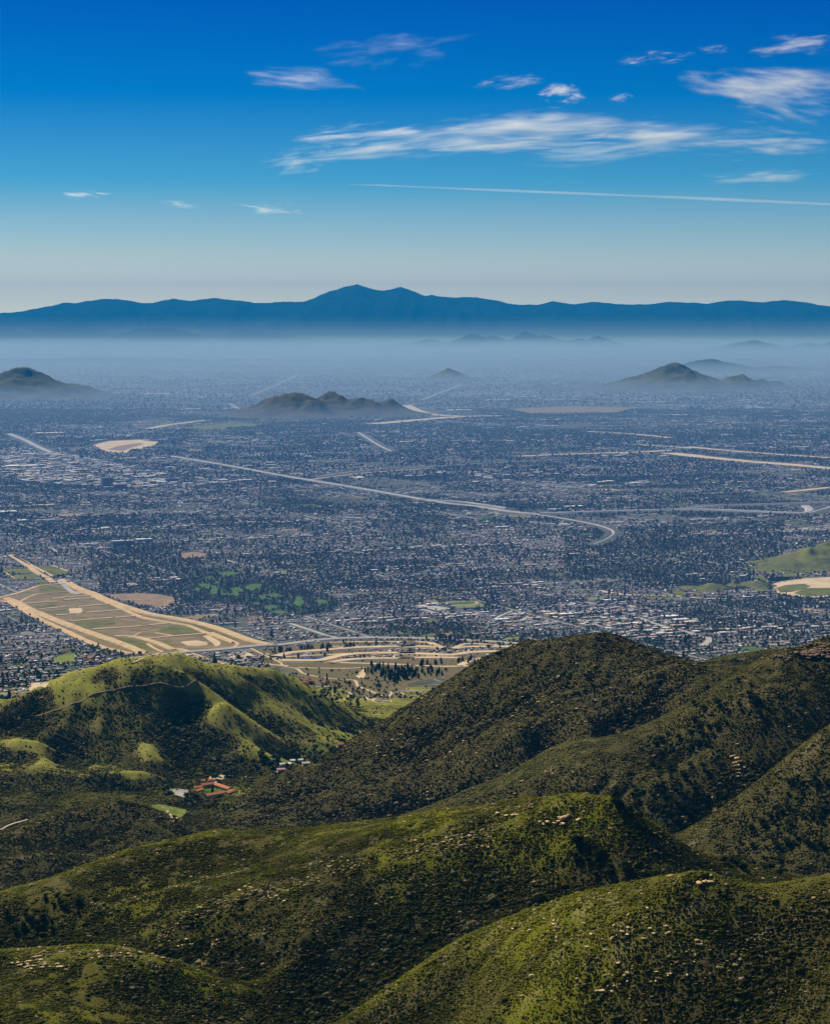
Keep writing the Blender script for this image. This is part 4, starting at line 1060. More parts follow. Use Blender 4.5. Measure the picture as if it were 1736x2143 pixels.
#PART4
# ------------------------------------------------------------------ the town
GA = R(24.0)                                       # streets run this far off the view direction
EX, EY = np.array((math.cos(GA), math.sin(GA))), np.array((math.sin(GA), -math.cos(GA)))   # along the cross streets, along the avenues (towards the viewer)
def to_world(a, b): return a * EX[0] + b * EY[0], a * EX[1] + b * EY[1]
def to_grid(x, y): return x * EX[0] + y * EX[1], x * EY[0] + y * EY[1]
def zone(px): return world_poly(px)
Z_GOLF = zone(A2([(180,260),(500,250),(900,290),(1200,380),(1500,480),(1736,560),(1736,680),(1400,720),(1000,690),(800,620),(400,560),(150,420)]))
Z_SHOP = [zone(A5([(-100,430),(300,400),(700,440),(1100,520),(1400,600),(1500,700),(1200,760),(700,740),(300,660),(-100,600)])), zone(A4([(900,400),(1250,320),(1736,330),(1736,470),(1300,480),(950,470)])), zone(A8([(0,180),(700,220),(1700,420),(1736,560),(1000,560),(0,480)]))]
Z_WOOD = [zone([(1180,1110),(1640,1090),(1640,1180),(1400,1230),(1180,1190)]), zone([(180,1150),(420,1160),(420,1260),(330,1270),(210,1230)]), zone([(0,840),(280,838),(300,880),(0,900)]), zone([(1080,930),(1000,900),(1736,900),(1736,920)])]
Z_OPEN = [zone([(560,1385),(1120,1370),(900,1500),(700,1500)])]
def zmask(x, y, zs):
    m = np.zeros(x.shape, bool)
    for W in zs: m |= in_poly(x, y, W)
    return m
HALF = .20
def town_points(D0, D1, sa, sb, seed, jit):
    """lots of a street grid: sa along the cross street, sb between rows"""
    r = np.random.default_rng(seed)
    cs = np.array([(-HALF * D0, D0), (HALF * D0, D0), (-HALF * D1, D1), (HALF * D1, D1)])
    ga, gb = to_grid(cs[:, 0], cs[:, 1])
    A, B = np.meshgrid(np.arange(ga.min(), ga.max(), sa), np.arange(gb.min(), gb.max(), sb))
    A = A.ravel() + r.uniform(-jit, jit, A.size); B = B.ravel() + r.uniform(-jit, jit, A.size)
    x, y = to_world(A, B)
    k = (y > D0) & (y < D1) & (np.abs(x) < HALF * y)
    return x[k], y[k], A[k], B[k]
ROOFS = np.array([(.44, .41, .41), (.28, .26, .27), (.53, .50, .50), (.19, .18, .20), (.38, .21, .15), (.66, .64, .64), (.33, .32, .34), (.37, .30, .28), (.60, .56, .54)])
WALLS = np.array([(.55, .50, .42), (.62, .58, .52), (.45, .38, .30), (.66, .64, .60)])
hx, hy, hs, hc, hr = [], [], [], [], []            # houses: place, size (w, d, wall height, roof height), roof colour, turn
def add_houses(x, y, w, d, h, rh, turn, seed, white=0.0):
    r = np.random.default_rng(seed); n = len(x)
    hx.append(x); hy.append(y)
    hs.append(np.column_stack((r.uniform(.8, 1.25, n) * w, r.uniform(.8, 1.25, n) * d, r.uniform(.9, 1.2, n) * h, r.uniform(.7, 1.3, n) * rh)))
    c = ROOFS[r.integers(0, len(ROOFS), n)] * r.uniform(.6, 1.1, (n, 1))
    wm = r.uniform(size=n) < white; c[wm] = np.array((.68, .66, .62)) * r.uniform(.8, 1.1, (wm.sum(), 1))
    hc.append(np.clip(c, 0, .85)); hr.append(turn)
# main avenues every half mile, and small lots of lawn or bare earth
M_AVE = simple("avenue_paving", (.25, .245, .245), .2, .02)
AVE = []
def avenues():
    k_ = 0
    for axis in (0, 1):
        c_ = np.array([(-HALF * 6300, 6300), (HALF * 6300, 6300), (-HALF * 19000, 19000), (HALF * 19000, 19000)])
        a, b = to_grid(c_[:, 0], c_[:, 1])
        lo, hi, l2, h2 = (a.min(), a.max(), b.min(), b.max()) if axis == 0 else (b.min(), b.max(), a.min(), a.max())
        for c in np.arange(math.floor(lo / 804) * 804 + 7, hi, 804.0):
            t_ = np.arange(l2, h2, 40.0)
            p, q = (np.full(len(t_), c), t_) if axis == 0 else (t_, np.full(len(t_), c))
            x, y = to_world(p, q)
            ok = (y > 6350) & (y < 19000) & (np.abs(x) < HALF * y) & ~excluded(x, y, -4) & ~in_poly(x, y, Z_GOLF) & (gz(x, y) < 30)
            run = []
            for i in range(len(t_) + 1):
                if i < len(t_) and ok[i]: run.append((x[i], y[i]))
                else:
                    if len(run) > 6: AVE.append((axis, run))
                    run = []
    for axis, run in AVE:
        EXCL_LINE.append((np.array([run[0], run[-1]]) - np.array((0, 6.0)), 15.0))
def lots():
    r = np.random.default_rng(61); V, Fq, Cc = [], [], []
    pal = np.array([(.075, .10, .035), (.13, .135, .05), (.24, .18, .12), (.30, .25, .19), (.20, .20, .20), (.06, .11, .035)])
    for k in range(330):
        D = 6700 + 15000 * r.uniform() ** 1.3; x = r.uniform(-HALF, HALF) * D; y = D
        w, d = r.uniform(18, 75) * (1 + (D > 12000)), r.uniform(30, 110) * (1 + (D > 12000))
        if excluded(np.array([x]), np.array([y]), 20)[0] or in_poly(np.array([x]), np.array([y]), Z_GOLF)[0] or float(gz(x, y)) > 20: continue
        P_ = np.array([(x, y) + EX * sa * w / 2 + EY * sb * d / 2 for sa, sb in ((-1, -1), (1, -1), (1, 1), (-1, 1))])
        o = len(V)
        for q in P_: V.append((q[0], q[1], max(float(gz(q[0], q[1])), 0) + .26 + .004 * (k % 20)))
        Fq.append((o, o + 1, o + 2, o + 3)); Cc.append(pal[r.integers(6)] * r.uniform(.8, 1.2)); EXCL_POLY.append(P_)
    me = make_mesh("open_lots", np.array(V), [np.array(Fq)], [mat_facecol("lot_ground", .95, .35, .03)], fcol=np.array(Cc))
    tag(link("open_lots", me), "scattered lawns, car parks and bare lots between the houses", kind='structure')
avenues(); lots()
for i, (axis, run) in enumerate(AVE):
    ribbon("avenue", "straight avenue running through the town grid", None, 12, M_AVE, .12, off=.3, world=[run[0], run[len(run) // 2], run[-1]], excl=False, step=60.)
# near streets: houses in double rows
x, y, A, B = town_points(6250, 12500, 21, 34, 501, 3.0)
row = np.round(B / 34).astype(int)
street = (np.mod(A, 168) < 14) | (row % 4 == 3)
k = ~street & ~excluded(x, y, 4) & (gz(x, y) < 46) & ~zmask(x, y, [Z_GOLF] + Z_SHOP[:2] + Z_OPEN)
dens = np.where(zmask(x, y, Z_WOOD), .42, .80)
rr = np.random.default_rng(5); k &= rr.uniform(size=len(x)) < dens * smooth(.26, .42, fbm(x / 420, y / 420, 3, 77))
x, y = x[k], y[k]; kk = visible(x, y, gz(x, y) + 6); x, y = x[kk], y[kk]
add_houses(x, y, 15, 11, 3.2, 2.1, np.where(rr.uniform(size=len(x)) < .7, GA, GA + math.pi / 2), 502, .03)
# the rest of the town, thinning out
x, y, A, B = town_points(12500, 20000, 30, 52, 511, 6.0)
k = ~(np.mod(A, 210) < 20) & ~excluded(x, y, 10) & ~zmask(x, y, Z_SHOP[2:])
k &= rr.uniform(size=len(x)) < np.where(zmask(x, y, Z_WOOD), .22, .58) * smooth(.30, .58, fbm(x / 700, y / 700, 3, 78))
x, y = x[k], y[k]
add_houses(x, y, 21, 14, 4.0, 2.4, np.full(len(x), GA), 512, .10)
x, y, A, B = town_points(20000, 46000, 85, 150, 521, 24.0)
k = ~excluded(x, y, 20) & (rr.uniform(size=len(x)) < .62 * smooth(.44, .62, fbm(x / 1500, y / 1500, 3, 79)) * smooth(46000, 27000, y) + .06)
x, y = x[k], y[k]
add_houses(x, y, 46, 30, 6.5, 1.5, np.full(len(x), GA), 522, .28)
# shops, sheds and stores: big flat roofs
def flats(polys, s, n_keep, w, d, h, seed, white):
    r = np.random.default_rng(seed)
    for W in polys:
        x = r.uniform(W[:, 0].min(), W[:, 0].max(), 6000); y = r.uniform(W[:, 1].min(), W[:, 1].max(), 6000)
        a, b = to_grid(x, y); a = np.round(a / s) * s + r.uniform(-4, 4, len(a)); b = np.round(b / (s * .7)) * s * .7 + r.uniform(-4, 4, len(b))
        x, y = to_world(a, b)
        q = np.unique(np.round(np.column_stack((a / s, b / (s * .7)))).astype(int), axis=0, return_index=True)[1]
        x, y = x[q], y[q]
        k = in_poly(x, y, W) & ~excluded(x, y, 2) & (r.uniform(size=len(x)) < n_keep)
        add_houses(x[k], y[k], w, d, h, .02, np.full(k.sum(), GA), seed + 1, white)
for axis, run in AVE:                  # shops along the cross avenues
    P_ = np.array(run); r_ = np.random.default_rng(int(abs(P_[0, 0])) + axis)
    if axis == 0: continue
    for sgn in (-1, 1):
        L_ = np.linalg.norm(P_[-1] - P_[0]); u_ = np.arange(0, L_, 36.0)
        q = P_[0] + (P_[-1] - P_[0]) / L_ * u_[:, None] + EY * sgn * r_.uniform(22, 46, (len(u_), 1))
        k_ = (r_.uniform(size=len(u_)) < .75 * smooth(.45, .62, fbm(q[:, 0] / 500, q[:, 1] / 500, 2, 88))) & ~excluded(q[:, 0], q[:, 1], 0)
        if k_.sum(): add_houses(q[k_, 0], q[k_, 1], 28, 20, 6, .02, np.full(k_.sum(), GA), 700 + int(L_), .4)
flats(Z_SHOP[:2], 32, .55, 21, 15, 5, 531, .16)
flats(Z_SHOP[2:], 66, .55, 50, 28, 8, 541, .5)
r_ = np.random.default_rng(909)             # sheds and depots in clusters farther out
for k_ in range(46):
    D_ = r_.uniform(15500, 34000); c_ = np.array((r_.uniform(-HALF, HALF) * D_, D_)); n_ = r_.integers(4, 12)
    q = c_ + r_.normal(size=(n_, 1)) * EX * 260 + r_.normal(size=(n_, 1)) * EY * 120
    k2 = ~excluded(q[:, 0], q[:, 1], 20); q = q[k2]
    if len(q): add_houses(q[:, 0], q[:, 1], 90 * D_ / 24000, 42, 9, .02, np.full(len(q), GA), 1000 + k_, .65)
hx, hy, hs, hc, hr = np.concatenate(hx), np.concatenate(hy), np.concatenate(hs), np.concatenate(hc), np.concatenate(hr)
vis = visible(hx, hy, gz(hx, hy) + 6) & in_frame(hx, hy, gz(hx, hy), 40)
near = np.where(vis & (hs[:, 3] > .5) & in_frame(hx, hy, gz(hx, hy), -8))[0]
near = near[np.argsort(hy[near])][:300]
single = np.zeros(len(hx), bool); single[near] = True
M_ROOFS = mat_facecol("town_roof"); M_WALLS = mat_facecol("town_wall")
def house_mass(name, label, idx):
    n = len(idx); c, s_ = np.cos(hr[idx]), np.sin(hr[idx]); w, d, h, rh = hs[idx].T; z0 = gz(hx[idx], hy[idx])
    loc = np.zeros((n, 10, 3))
    for j, (sx, sy) in enumerate(((-1, -1), (1, -1), (1, 1), (-1, 1))):
        for lv in (0, 1):
            e = 1.0 if lv == 0 else 1.0
            loc[:, j + 4 * lv, 0] = sx * w / 2; loc[:, j + 4 * lv, 1] = sy * d / 2; loc[:, j + 4 * lv, 2] = -2.0 if lv == 0 else h
    loc[:, 8, 0] = -w / 2 * .92; loc[:, 9, 0] = w / 2 * .92; loc[:, 8:, 2] = (h + rh)[:, None]
    V = np.empty_like(loc)
    V[:, :, 0] = hx[idx][:, None] + loc[:, :, 0] * c[:, None] - loc[:, :, 1] * s_[:, None]
    V[:, :, 1] = hy[idx][:, None] + loc[:, :, 0] * s_[:, None] + loc[:, :, 1] * c[:, None]
    V[:, :, 2] = z0[:, None] + loc[:, :, 2]
    o = (np.arange(n) * 10)[:, None, None]
    quads = np.array([[0, 1, 5, 4], [1, 2, 6, 5], [2, 3, 7, 6], [3, 0, 4, 7], [4, 5, 9, 8], [6, 7, 8, 9]])[None] + o
    tris = np.array([[5, 6, 9], [7, 4, 8]])[None] + o
    r = np.random.default_rng(9); wc = WALLS[r.integers(0, 4, n)] * r.uniform(.7, 1.05, (n, 1))
    qc = np.stack([wc] * 4 + [hc[idx]] * 2, 1).reshape(-1, 3); tc = np.stack([hc[idx]] * 2, 1).reshape(-1, 3)
    me = make_mesh(name, V.reshape(-1, 3), [quads.reshape(-1, 4), tris.reshape(-1, 3)], [M_ROOFS], fcol=np.concatenate((qc, tc)))
    tag(link(name, me), label, kind='stuff')
rest = np.where(~single)[0]
house_mass("town_houses", "thousands of small pale roofed houses across the near half of the valley", rest[hy[rest] < 12500])
house_mass("distant_houses", "thousands of tiny pale roofs fading into the haze across the valley", rest[hy[rest] >= 12500])
print("HOUSES", len(hx))
# the 300 nearest houses, one by one: walls and roof
def box_mesh(name, x0, x1, y0, y1, z0, z1, mat):
    v = np.array([(x, y, z) for z in (z0, z1) for y in (y0, y1) for x in (x0, x1)], float)
    return make_mesh(name, v, [np.array([[0, 1, 5, 4], [1, 3, 7, 5], [3, 2, 6, 7], [2, 0, 4, 6], [4, 5, 7, 6]])], [mat])
def rand_mat(name, cols):
    t = NT(name); r = t.n('ShaderNodeObjectInfo').outputs['Random']
    rp = t.n('ShaderNodeValToRGB', {'Fac': r}); cr = rp.color_ramp; cr.interpolation = 'CONSTANT'
    while len(cr.elements) < len(cols): cr.elements.new(.5)
    for i, (e, c) in enumerate(zip(cr.elements, cols)): e.position = i / len(cols); e.color = (*c, 1)
    n = t.noise(.6, lo=.25, hi=.75)
    return t.finish(t.mix(1.0, rp.outputs['Color'], t.mix(n, (.75,) * 3, (1.1,) * 3), 'MULTIPLY'), .85)
M_HROOF, M_HWALL = rand_mat("house_roof", [tuple(c) for c in ROOFS]), rand_mat("house_wall", [tuple(c) for c in WALLS])
W_ME = box_mesh("house_wall", -.5, .5, -.5, .5, -.6, 1, M_HWALL)
rv = np.array([(-.54, -.56, 0), (.54, -.56, 0), (.54, .56, 0), (-.54, .56, 0), (-.5, 0, 1), (.5, 0, 1), (-.54, -.56, -.12), (.54, -.56, -.12), (.54, .56, -.12), (-.54, .56, -.12)], float)
R_ME = [make_mesh("house_roof", rv * np.array((1, 1, 1)), [np.array([[0, 1, 5, 4], [2, 3, 4, 5], [6, 7, 1, 0], [8, 9, 3, 2], [7, 8, 2, 1], [9, 6, 0, 3]]), np.array([[1, 2, 5], [3, 0, 4]])], [M_HROOF])]
rv2 = rv.copy(); rv2[4, 0] = -.22; rv2[5, 0] = .22
R_ME.append(make_mesh("house_roof", rv2, [np.array([[0, 1, 5, 4], [2, 3, 4, 5], [6, 7, 1, 0], [8, 9, 3, 2], [7, 8, 2, 1], [9, 6, 0, 3]]), np.array([[1, 2, 5], [3, 0, 4]])], [M_HROOF]))
rr = np.random.default_rng(31)
for i in near:
    w, d, h, rh = hs[i]
    px, py = px_of(hx[i], hy[i], float(gz(hx[i], hy[i])))
    if px < 420: lb, gp = "small pale house in the neighbourhood below the left levee", "houses below the left levee"
    elif px < 1000: lb, gp = "small house among trees at the canyon mouth", "houses at the canyon mouth"
    else: lb, gp = "small pale house in the streets behind the dark dome", "houses behind the dark dome"
    e = tag(link("house", None, loc=(hx[i], hy[i], float(gz(hx[i], hy[i]))), rz=hr[i]), lb, "house", gp)
    link("wall", W_ME, e, scale=(w, d, h)); o = link("roof", R_ME[rr.integers(2)], e, loc=(0, 0, h), scale=(w, d, rh))
# streets
def streets():
    V, Fq = [], []
    r = np.random.default_rng(3)
    for axis, sp, wd in ((0, 168, 9), (1, 136, 8)):
        x = np.array([-HALF * 6200, HALF * 6200, -HALF * 12500, HALF * 12500]); y = np.array([6200, 6200, 12500, 12500.])
        a, b = to_grid(x, y)
        lo, hi, l2, h2 = (a.min(), a.max(), b.min(), b.max()) if axis == 0 else (b.min(), b.max(), a.min(), a.max())
        for c in np.arange(math.floor(lo / sp) * sp, hi, sp):
            cc = c + 7 if axis == 0 else c + 3 * 34
            t_ = np.arange(l2, h2, 34.0)
            p, q = (np.full(len(t_), cc), t_) if axis == 0 else (t_, np.full(len(t_), cc))
            x, y = to_world(p, q)
            ok = (y > 6300) & (y < 12500) & (np.abs(x) < HALF * y) & ~excluded(x, y, 6) & ~in_poly(x, y, Z_GOLF) & (gz(x, y) < 45)
            N = EX if axis == 0 else EY; T = EY if axis == 0 else EX
            for k in np.where(ok)[0]:
                o = len(V); z = gz
                for s1, s2 in ((-1, -1), (1, -1), (1, 1), (-1, 1)):
                    X_, Y_ = x[k] + N[0] * s1 * wd / 2 + T[0] * s2 * 17.2, y[k] + N[1] * s1 * wd / 2 + T[1] * s2 * 17.2
                    V.append((X_, Y_, 0)); 
                Fq.append((o, o + 1, o + 2, o + 3))
    V = np.array(V); V[:, 2] = np.maximum(gz(V[:, 0], V[:, 1]), 0) + .16 + .006 * (np.arange(len(V)) // 4 % 7)
    tag(link("streets", make_mesh("streets", V, [np.array(Fq)], [simple("street", (.20, .19, .18), .25, .02)])), "grid of residential streets in the valley town", kind='structure')
streets()
# town trees
def town_trees(D0, D1, s, seed, size, dens, name, label, coll, nvar, tall=False):
    x, y = jitter_grid(-HALF * D1, HALF * D1, D0, D1, s, seed)
    k = np.abs(x) < HALF * y; x, y = x[k], y[k]
    r = np.random.default_rng(seed + 1)
    z = gz(x, y)
    nz = fbm(x / 330, y / 330, 4, 91); nn = fbm(x / 1400, y / 1400, 3, 92)
    wood = zmask(x, y, Z_WOOD) ; golf = in_poly(x, y, Z_GOLF); shop = zmask(x, y, Z_SHOP); opn = zmask(x, y, Z_OPEN)
    d = dens * np.clip(.35 + 3.2 * (nz - .38) + 1.8 * (nn - .5), .06, 1.7)
    d = np.where(wood, np.maximum(d * 1.5, dens * 1.1), d); d = np.where(golf, dens * 1.3, d); d = np.where(shop, d * .55, d); d = np.where(opn, d * .15, d)
    k = (r.uniform(size=len(x)) < d) & ~excluded(x, y, -7) & (z < 60)
    x, y, z = x[k], y[k], z[k]
    k = visible(x, y, z + 8) & in_frame(x, y, z, 40); x, y, z = x[k], y[k], z[k]
    n = len(x)
    h = size * r.lognormal(0, .3, n)
    w = h * (r.uniform(.8, 1.35, n) if not tall else r.uniform(.7, 1.1, n))
    base_ = np.array([(.024, .044, .040), (.036, .058, .042), (.060, .085, .036), (.055, .050, .045)])
    tint = base_[r.choice(4, n, p=[.4, .33, .2, .07])] * r.uniform(.75, 1.25, (n, 1))
    scatter(name, label, np.column_stack((x, y, z)), np.column_stack((w, w, h)), tint, coll, nvar, seed)
    return n
ns = [town_trees(6000, 10000, 11.0, 601, 6.4, .60, "town_trees", "leafy street trees of the nearer neighbourhoods", C_ROUND, 4),
      town_trees(10000, 16500, 15.0, 611, 7.6, .62, "town_trees", "dark street trees in the middle of the valley", C_ROUND, 4),
      town_trees(16500, 28000, 28.0, 621, 10.5, .78, "distant_trees", "dark tree cover of the far half of the town", C_ROUND, 4),
      town_trees(28000, 58000, 74.0, 631, 17, .72, "distant_trees", "hazy tree cover at the end of the plain", C_ROUND, 4),
      town_trees(6300, 14000, 48.0, 641, 17, .34, "tall_trees", "tall dark conifers scattered through the town", C_TALL, 3, True)]
print("TREES", ns)
# nearest street trees, one by one
rr = np.random.default_rng(77)
cand = []
for (cx, cy, rx, ry, n, lb, gp) in ((150,1395,120,26,70,"round dark street tree in the neighbourhood below the left levee","street trees below the left levee"),(250,1330,160,0,0,"",""),(700,1465,70,16,40,"green tree on the slope at the canyon mouth","trees at the canyon mouth"),(760,1440,80,16,30,"low tree beside the winding road","trees beside the winding road"),(1400,1345,180,14,60,"round dark street tree in the streets behind the dark dome","street trees behind the dark dome"),(1000,1345,90,6,24,"round tree in the park above the freeway","trees in the park above the freeway")):
    for k in range(n):
        q = G(cx + rx * rr.uniform(-1, 1), cy + ry * rr.uniform(-1, 1))
        if excluded(q[:1], q[1:2], -8)[0]: continue
        plant("street_tree", STREETS, q, rr.uniform(7, 13), lb, "tree", gp, rr, 1.05)

# ------------------------------------------------------------------ buildings that stand out
M_FLAT = {k: simple("flat_roof_" + k, c, .15, .05) for k, c in {'white': (.72, .70, .66), 'cream': (.62, .54, .40), 'grey': (.42, .41, .40), 'red': (.36, .13, .10), 'magenta': (.50, .08, .30), 'blue': (.40, .52, .66), 'dark': (.10, .11, .13), 'tan': (.48, .40, .30), 'pink': (.50, .34, .30)}.items()}
M_GLASS = NT("window_band"); M_GLASS = M_GLASS.finish((.05, .07, .10), .2, spec=.5)
def store(px, w, d, h, col, label, group=None, wallcol=(.55, .50, .44), rz=None, units=2, storeys=0, name="store"):
    q = at_z(*px, 0.0) if px[1] < 1350 else G(*px)
    e = tag(link(name, None, loc=q, rz=GA if rz is None else rz), label, "building", group)
    key = "wall_" + "_".join(f"{int(c * 100)}" for c in wallcol)
    wm = bpy.data.materials.get(key) or simple(key, wallcol, .12, .1)
    link("wall", box_mesh("wall", -w / 2, w / 2, -d / 2, d / 2, -2, h, wm), e)
    rf = link("roof", box_mesh("roof", -w / 2 - .4, w / 2 + .4, -d / 2 - .4, d / 2 + .4, h - .3, h + .9, M_FLAT[col]), e)
    r = np.random.default_rng(int(px[0] * 7 + px[1]))
    for k in range(units):
        a, b = r.uniform(-.35, .35) * w, r.uniform(-.3, .3) * d
        link("roof_unit", box_mesh("roof_unit", a - w * .05, a + w * .05, b - d * .06, b + d * .06, h + .5, h + 2.6 + h * .05, M_FLAT['grey']), rf)
    for k in range(storeys):
        z = (k + .35) * h / storeys
        link("window_band", box_mesh("window_band", -w / 2 - .25, w / 2 + .25, -d / 2 - .25, d / 2 + .25, z, z + h / storeys * .5, M_GLASS), e)
    return e
def z1(f, x, y): return f([(x, y)])[0]
for a in (
  (z1(A5,1080,565), 62, 34, 8, 'white', "long white roofed store at the top of the shopping district"),
  (z1(A5,1190,598), 58, 30, 8, 'white', "white roofed store second from the top of the shopping row"),
  (z1(A5,1290,618), 50, 26, 7, 'cream', "cream roofed store at the right end of the shopping row"),
  (z1(A5,1150,655), 44, 22, 7, 'tan', "tan roofed store beside the pale avenue"),
  (z1(A5,740,632), 46, 22, 7, 'white', "white roofed store left of the pale avenue"),
  (z1(A5,600,592), 50, 22, 7, 'grey', "grey roofed store in the shopping district"),
  (z1(A5,460,640), 52, 18, 6, 'red', "dark red roofed store in the shopping district"),
  (z1(A5,620,640), 46, 16, 6, 'cream', "low cream roofed store in the shopping district"),
  (z1(A5,850,705), 48, 20, 6, 'white', "white roofed store nearest the dome's crest"),
  (z1(A5,1050,705), 50, 18, 6, 'cream', "cream roofed store below the pale avenue"),
  (z1(A5,560,505), 60, 20, 6, 'pink', "long pinkish roof above the shopping district"),
  (z1(A5,30,545), 60, 34, 9, 'white', "large white roofed supermarket above the dome"),
  (z1(A5,480,402), 50, 24, 8, 'white', "white school building below the yellow field"),
  (z1(A5,590,422), 44, 18, 6, 'grey', "grey school building below the yellow field"),
  (z1(A5,140,388), 50, 16, 6, 'grey', "grey roof left of the yellow field"),
  (z1(A4,1130,425), 54, 30, 9, 'white', "white store with a blue front above the freeway", None, (.12, .22, .42)),
  (z1(A4,1300,372), 40, 24, 7, 'grey', "grey roofed store behind the blue fronted one"),
  (z1(A4,1460,408), 54, 22, 7, 'tan', "tan roofed store right of the blue fronted one"),
  (z1(A4,1640,372), 56, 34, 9, 'cream', "big cream roofed store at the dome's shoulder"),
  (z1(A4,1580,342), 30, 20, 6, 'white', "small white store behind the big cream one"),
  (z1(A4,430,265), 48, 20, 7, 'white', "white school hall beside the oval track"),
  (z1(A4,1040,385), 20, 14, 5, 'white', "small white shop by the supermarket avenue"),
  (z1(A4,840,430), 30, 12, 5, 'red', "red roofed block left of the blue fronted store"),
  (z1(A8,220,350), 240, 90, 12, 'white', "huge pale warehouse at the left edge of downtown"),
  (z1(A8,500,18), 260, 120, 12, 'cream', "long pale warehouse beside the far interchange"),
  (z1(A8,620,52), 320, 60, 10, 'grey', "long grey depot in front of the pale warehouse"),
  (z1(A8,300,228), 130, 50, 10, 'white', "white shed above the huge pale warehouse"),
  (z1(A8,320,432), 120, 40, 10, 'cream', "cream roofed shed below the huge pale warehouse"),
  (z1(A8,450,472), 80, 30, 9, 'tan', "tan roofed hall left of the glass tower"),
  (z1(A8,690,460), 80, 36, 10, 'cream', "cream roofed hall between warehouse and tower"),
  (z1(A8,1310,272), 90, 40, 10, 'white', "white hall under the gravel quarry"),
  (z1(A8,1590,272), 110, 40, 10, 'white', "white hall at the start of the slanting freeway"),
  (z1(A8,85,815), 90, 60, 12, 'white', "white roofed hall at the left edge below downtown"),
  (z1(A8,440,743), 130, 40, 8, 'cream', "long cream roof beside a green lawn"),
  (z1(A8,230,897), 56, 40, 8, 'white', "white roofed store left of the dark tree belt"),
  (z1(A8,500,892), 150, 30, 8, 'pink', "long pinkish store under the dark tree belt"),
  (z1(A8,1050,975), 50, 34, 9, 'white', "white roofed church hall among the trees at left"),
  (z1(A8,660,372), 60, 34, 12, 'white', "white arena roof in downtown"),
  (z1(A8,740,328), 60, 34, 14, 'cream', "cream arena roof beside the magenta one"),
  (z1(A8,790,352), 60, 26, 12, 'magenta', "magenta roofed hall in downtown"),
  (z1(A8,980,350), 64, 26, 14, 'blue', "pale blue roofed hall in downtown"),
  (z1(A8,1520,512), 60, 34, 14, 'cream', "cream roofed block right of the glass tower"),
  (z1(A8,910,1138), 70, 30, 9, 'grey', "grey clinic left of the hospital"),
  (z1(A8,1035,1180), 56, 20, 8, 'pink', "pink roofed block below the hospital"),
  (z1(A8,30,1038), 70, 24, 7, 'blue', "pale blue roof at the left edge"),
  (z1(A6,460,880), 20, 12, 6, 'white', "white house at the left of the hilltop row"),
  (z1(A6,600,845), 22, 12, 6, 'cream', "cream house in the middle of the hilltop row"),
  (z1(A6,770,812), 36, 14, 7, 'white', "long white house on the hilltop row"),
  (z1(A6,860,850), 26, 14, 7, 'white', "white house at the right of the hilltop row"),
  (z1(A6,500,890), 14, 10, 5, 'white', "small white house below the hilltop row"),
  (z1(A6,170,912), 26, 10, 5, 'white', "low white building left of the hilltop row"),
  (z1(A6,840,690), 26, 14, 7, 'white', "white building alone among the dark trees at right"),
  (z1(A6,260,625), 22, 14, 8, 'white', "white building in the wooded right hand town"),
  (z1(A6,510,402), 44, 18, 6, 'red', "long red roof in the wooded right hand town"),
  (z1(A6,1690,445), 30, 14, 6, 'white', "white tank house at the right edge of the terrace"),
  (z1(A6,1280,775), 28, 10, 5, 'white', "low white building on the green bank"),
  (z1(A2,625,660), 26, 12, 6, 'red', "red roofed clubhouse left of the golf course"),
  (z1(A2,1060,785), 44, 16, 6, 'red', "orange roofed school wing near the freeway"),
  (z1(A2,880,800), 28, 16, 6, 'pink', "pink roofed school hall near the freeway"),
  (z1(A2,650,805), 70, 14, 5, 'pink', "long pinkish school row beside the right levee"),
  (z1(A1,685,378), 16, 12, 7, 'white', "white pump house at the head of the spillway"),
  (z1(A1,570,362), 14, 8, 5, 'white', "white gatehouse on the flood channel"),
  ((960,860), 300, 120, 14, 'white', "pale distant warehouse right of the rocky hills"),
  ((1040,838), 340, 110, 14, 'white', "long white distant warehouse in the haze"),
  ((1100,832), 300, 90, 14, 'cream', "cream distant warehouse in the haze"),
  ((1180,838), 400, 100, 14, 'grey', "grey distant warehouse in the haze at right"),
  ((400,818), 260, 100, 14, 'white', "white distant shed left of the rocky hills"),
  ((330,826), 360, 100, 14, 'white', "long white distant shed near the left hill"),
  ((230,824), 300, 80, 14, 'cream', "cream distant shed beside the left hill"),
  ((480,856), 160, 70, 12, 'white', "white distant depot at the bend of a road"),
  ((850,926), 150, 60, 10, 'cream', "cream roofed distant store in mid valley"),
  ((1060,878), 200, 60, 10, 'grey', "grey distant sheds in mid valley"),
  ((1580,855), 260, 80, 12, 'white', "white distant shed near the right edge"),
  ((1420,870), 200, 70, 12, 'white', "white distant shed under the rounded hill"),
  ((1520,912), 140, 50, 10, 'white', "white distant roof above the river bed"),
  ((1050,1105), 70, 30, 8, 'white', "white school roof in the centre of the town"),
  ((1010,1100), 60, 24, 7, 'cream', "cream school roof in the centre of the town"),
  ((1340,1012), 130, 40, 9, 'white', "white store above the pale freeway"),
  ((1200,1062), 120, 40, 9, 'white', "white store beside the pale freeway"),
  ((1160,1068), 80, 30, 9, 'blue', "pale blue store beside the pale freeway"),
  ((1110,1185), 60, 24, 7, 'pink', "pink roofed store in the centre of the town"),
  ((1200,1162), 60, 30, 8, 'grey', "grey roofed store right of the centre")):
    store(*a)
e = store(z1(A8,1075,540), 72, 40, 52, 'dark', "dark glass office tower, tallest building in downtown", wallcol=(.20, .24, .28), storeys=9, name="office_tower")
store(z1(A8,1205,562), 84, 40, 26, 'pink', "brown mid rise office beside the glass tower", wallcol=(.26, .20, .18), storeys=5, name="office_block")
store(z1(A8,1720,502), 80, 40, 24, 'dark', "dark mid rise office right of the tower", wallcol=(.16, .17, .20), storeys=5, name="office_block")
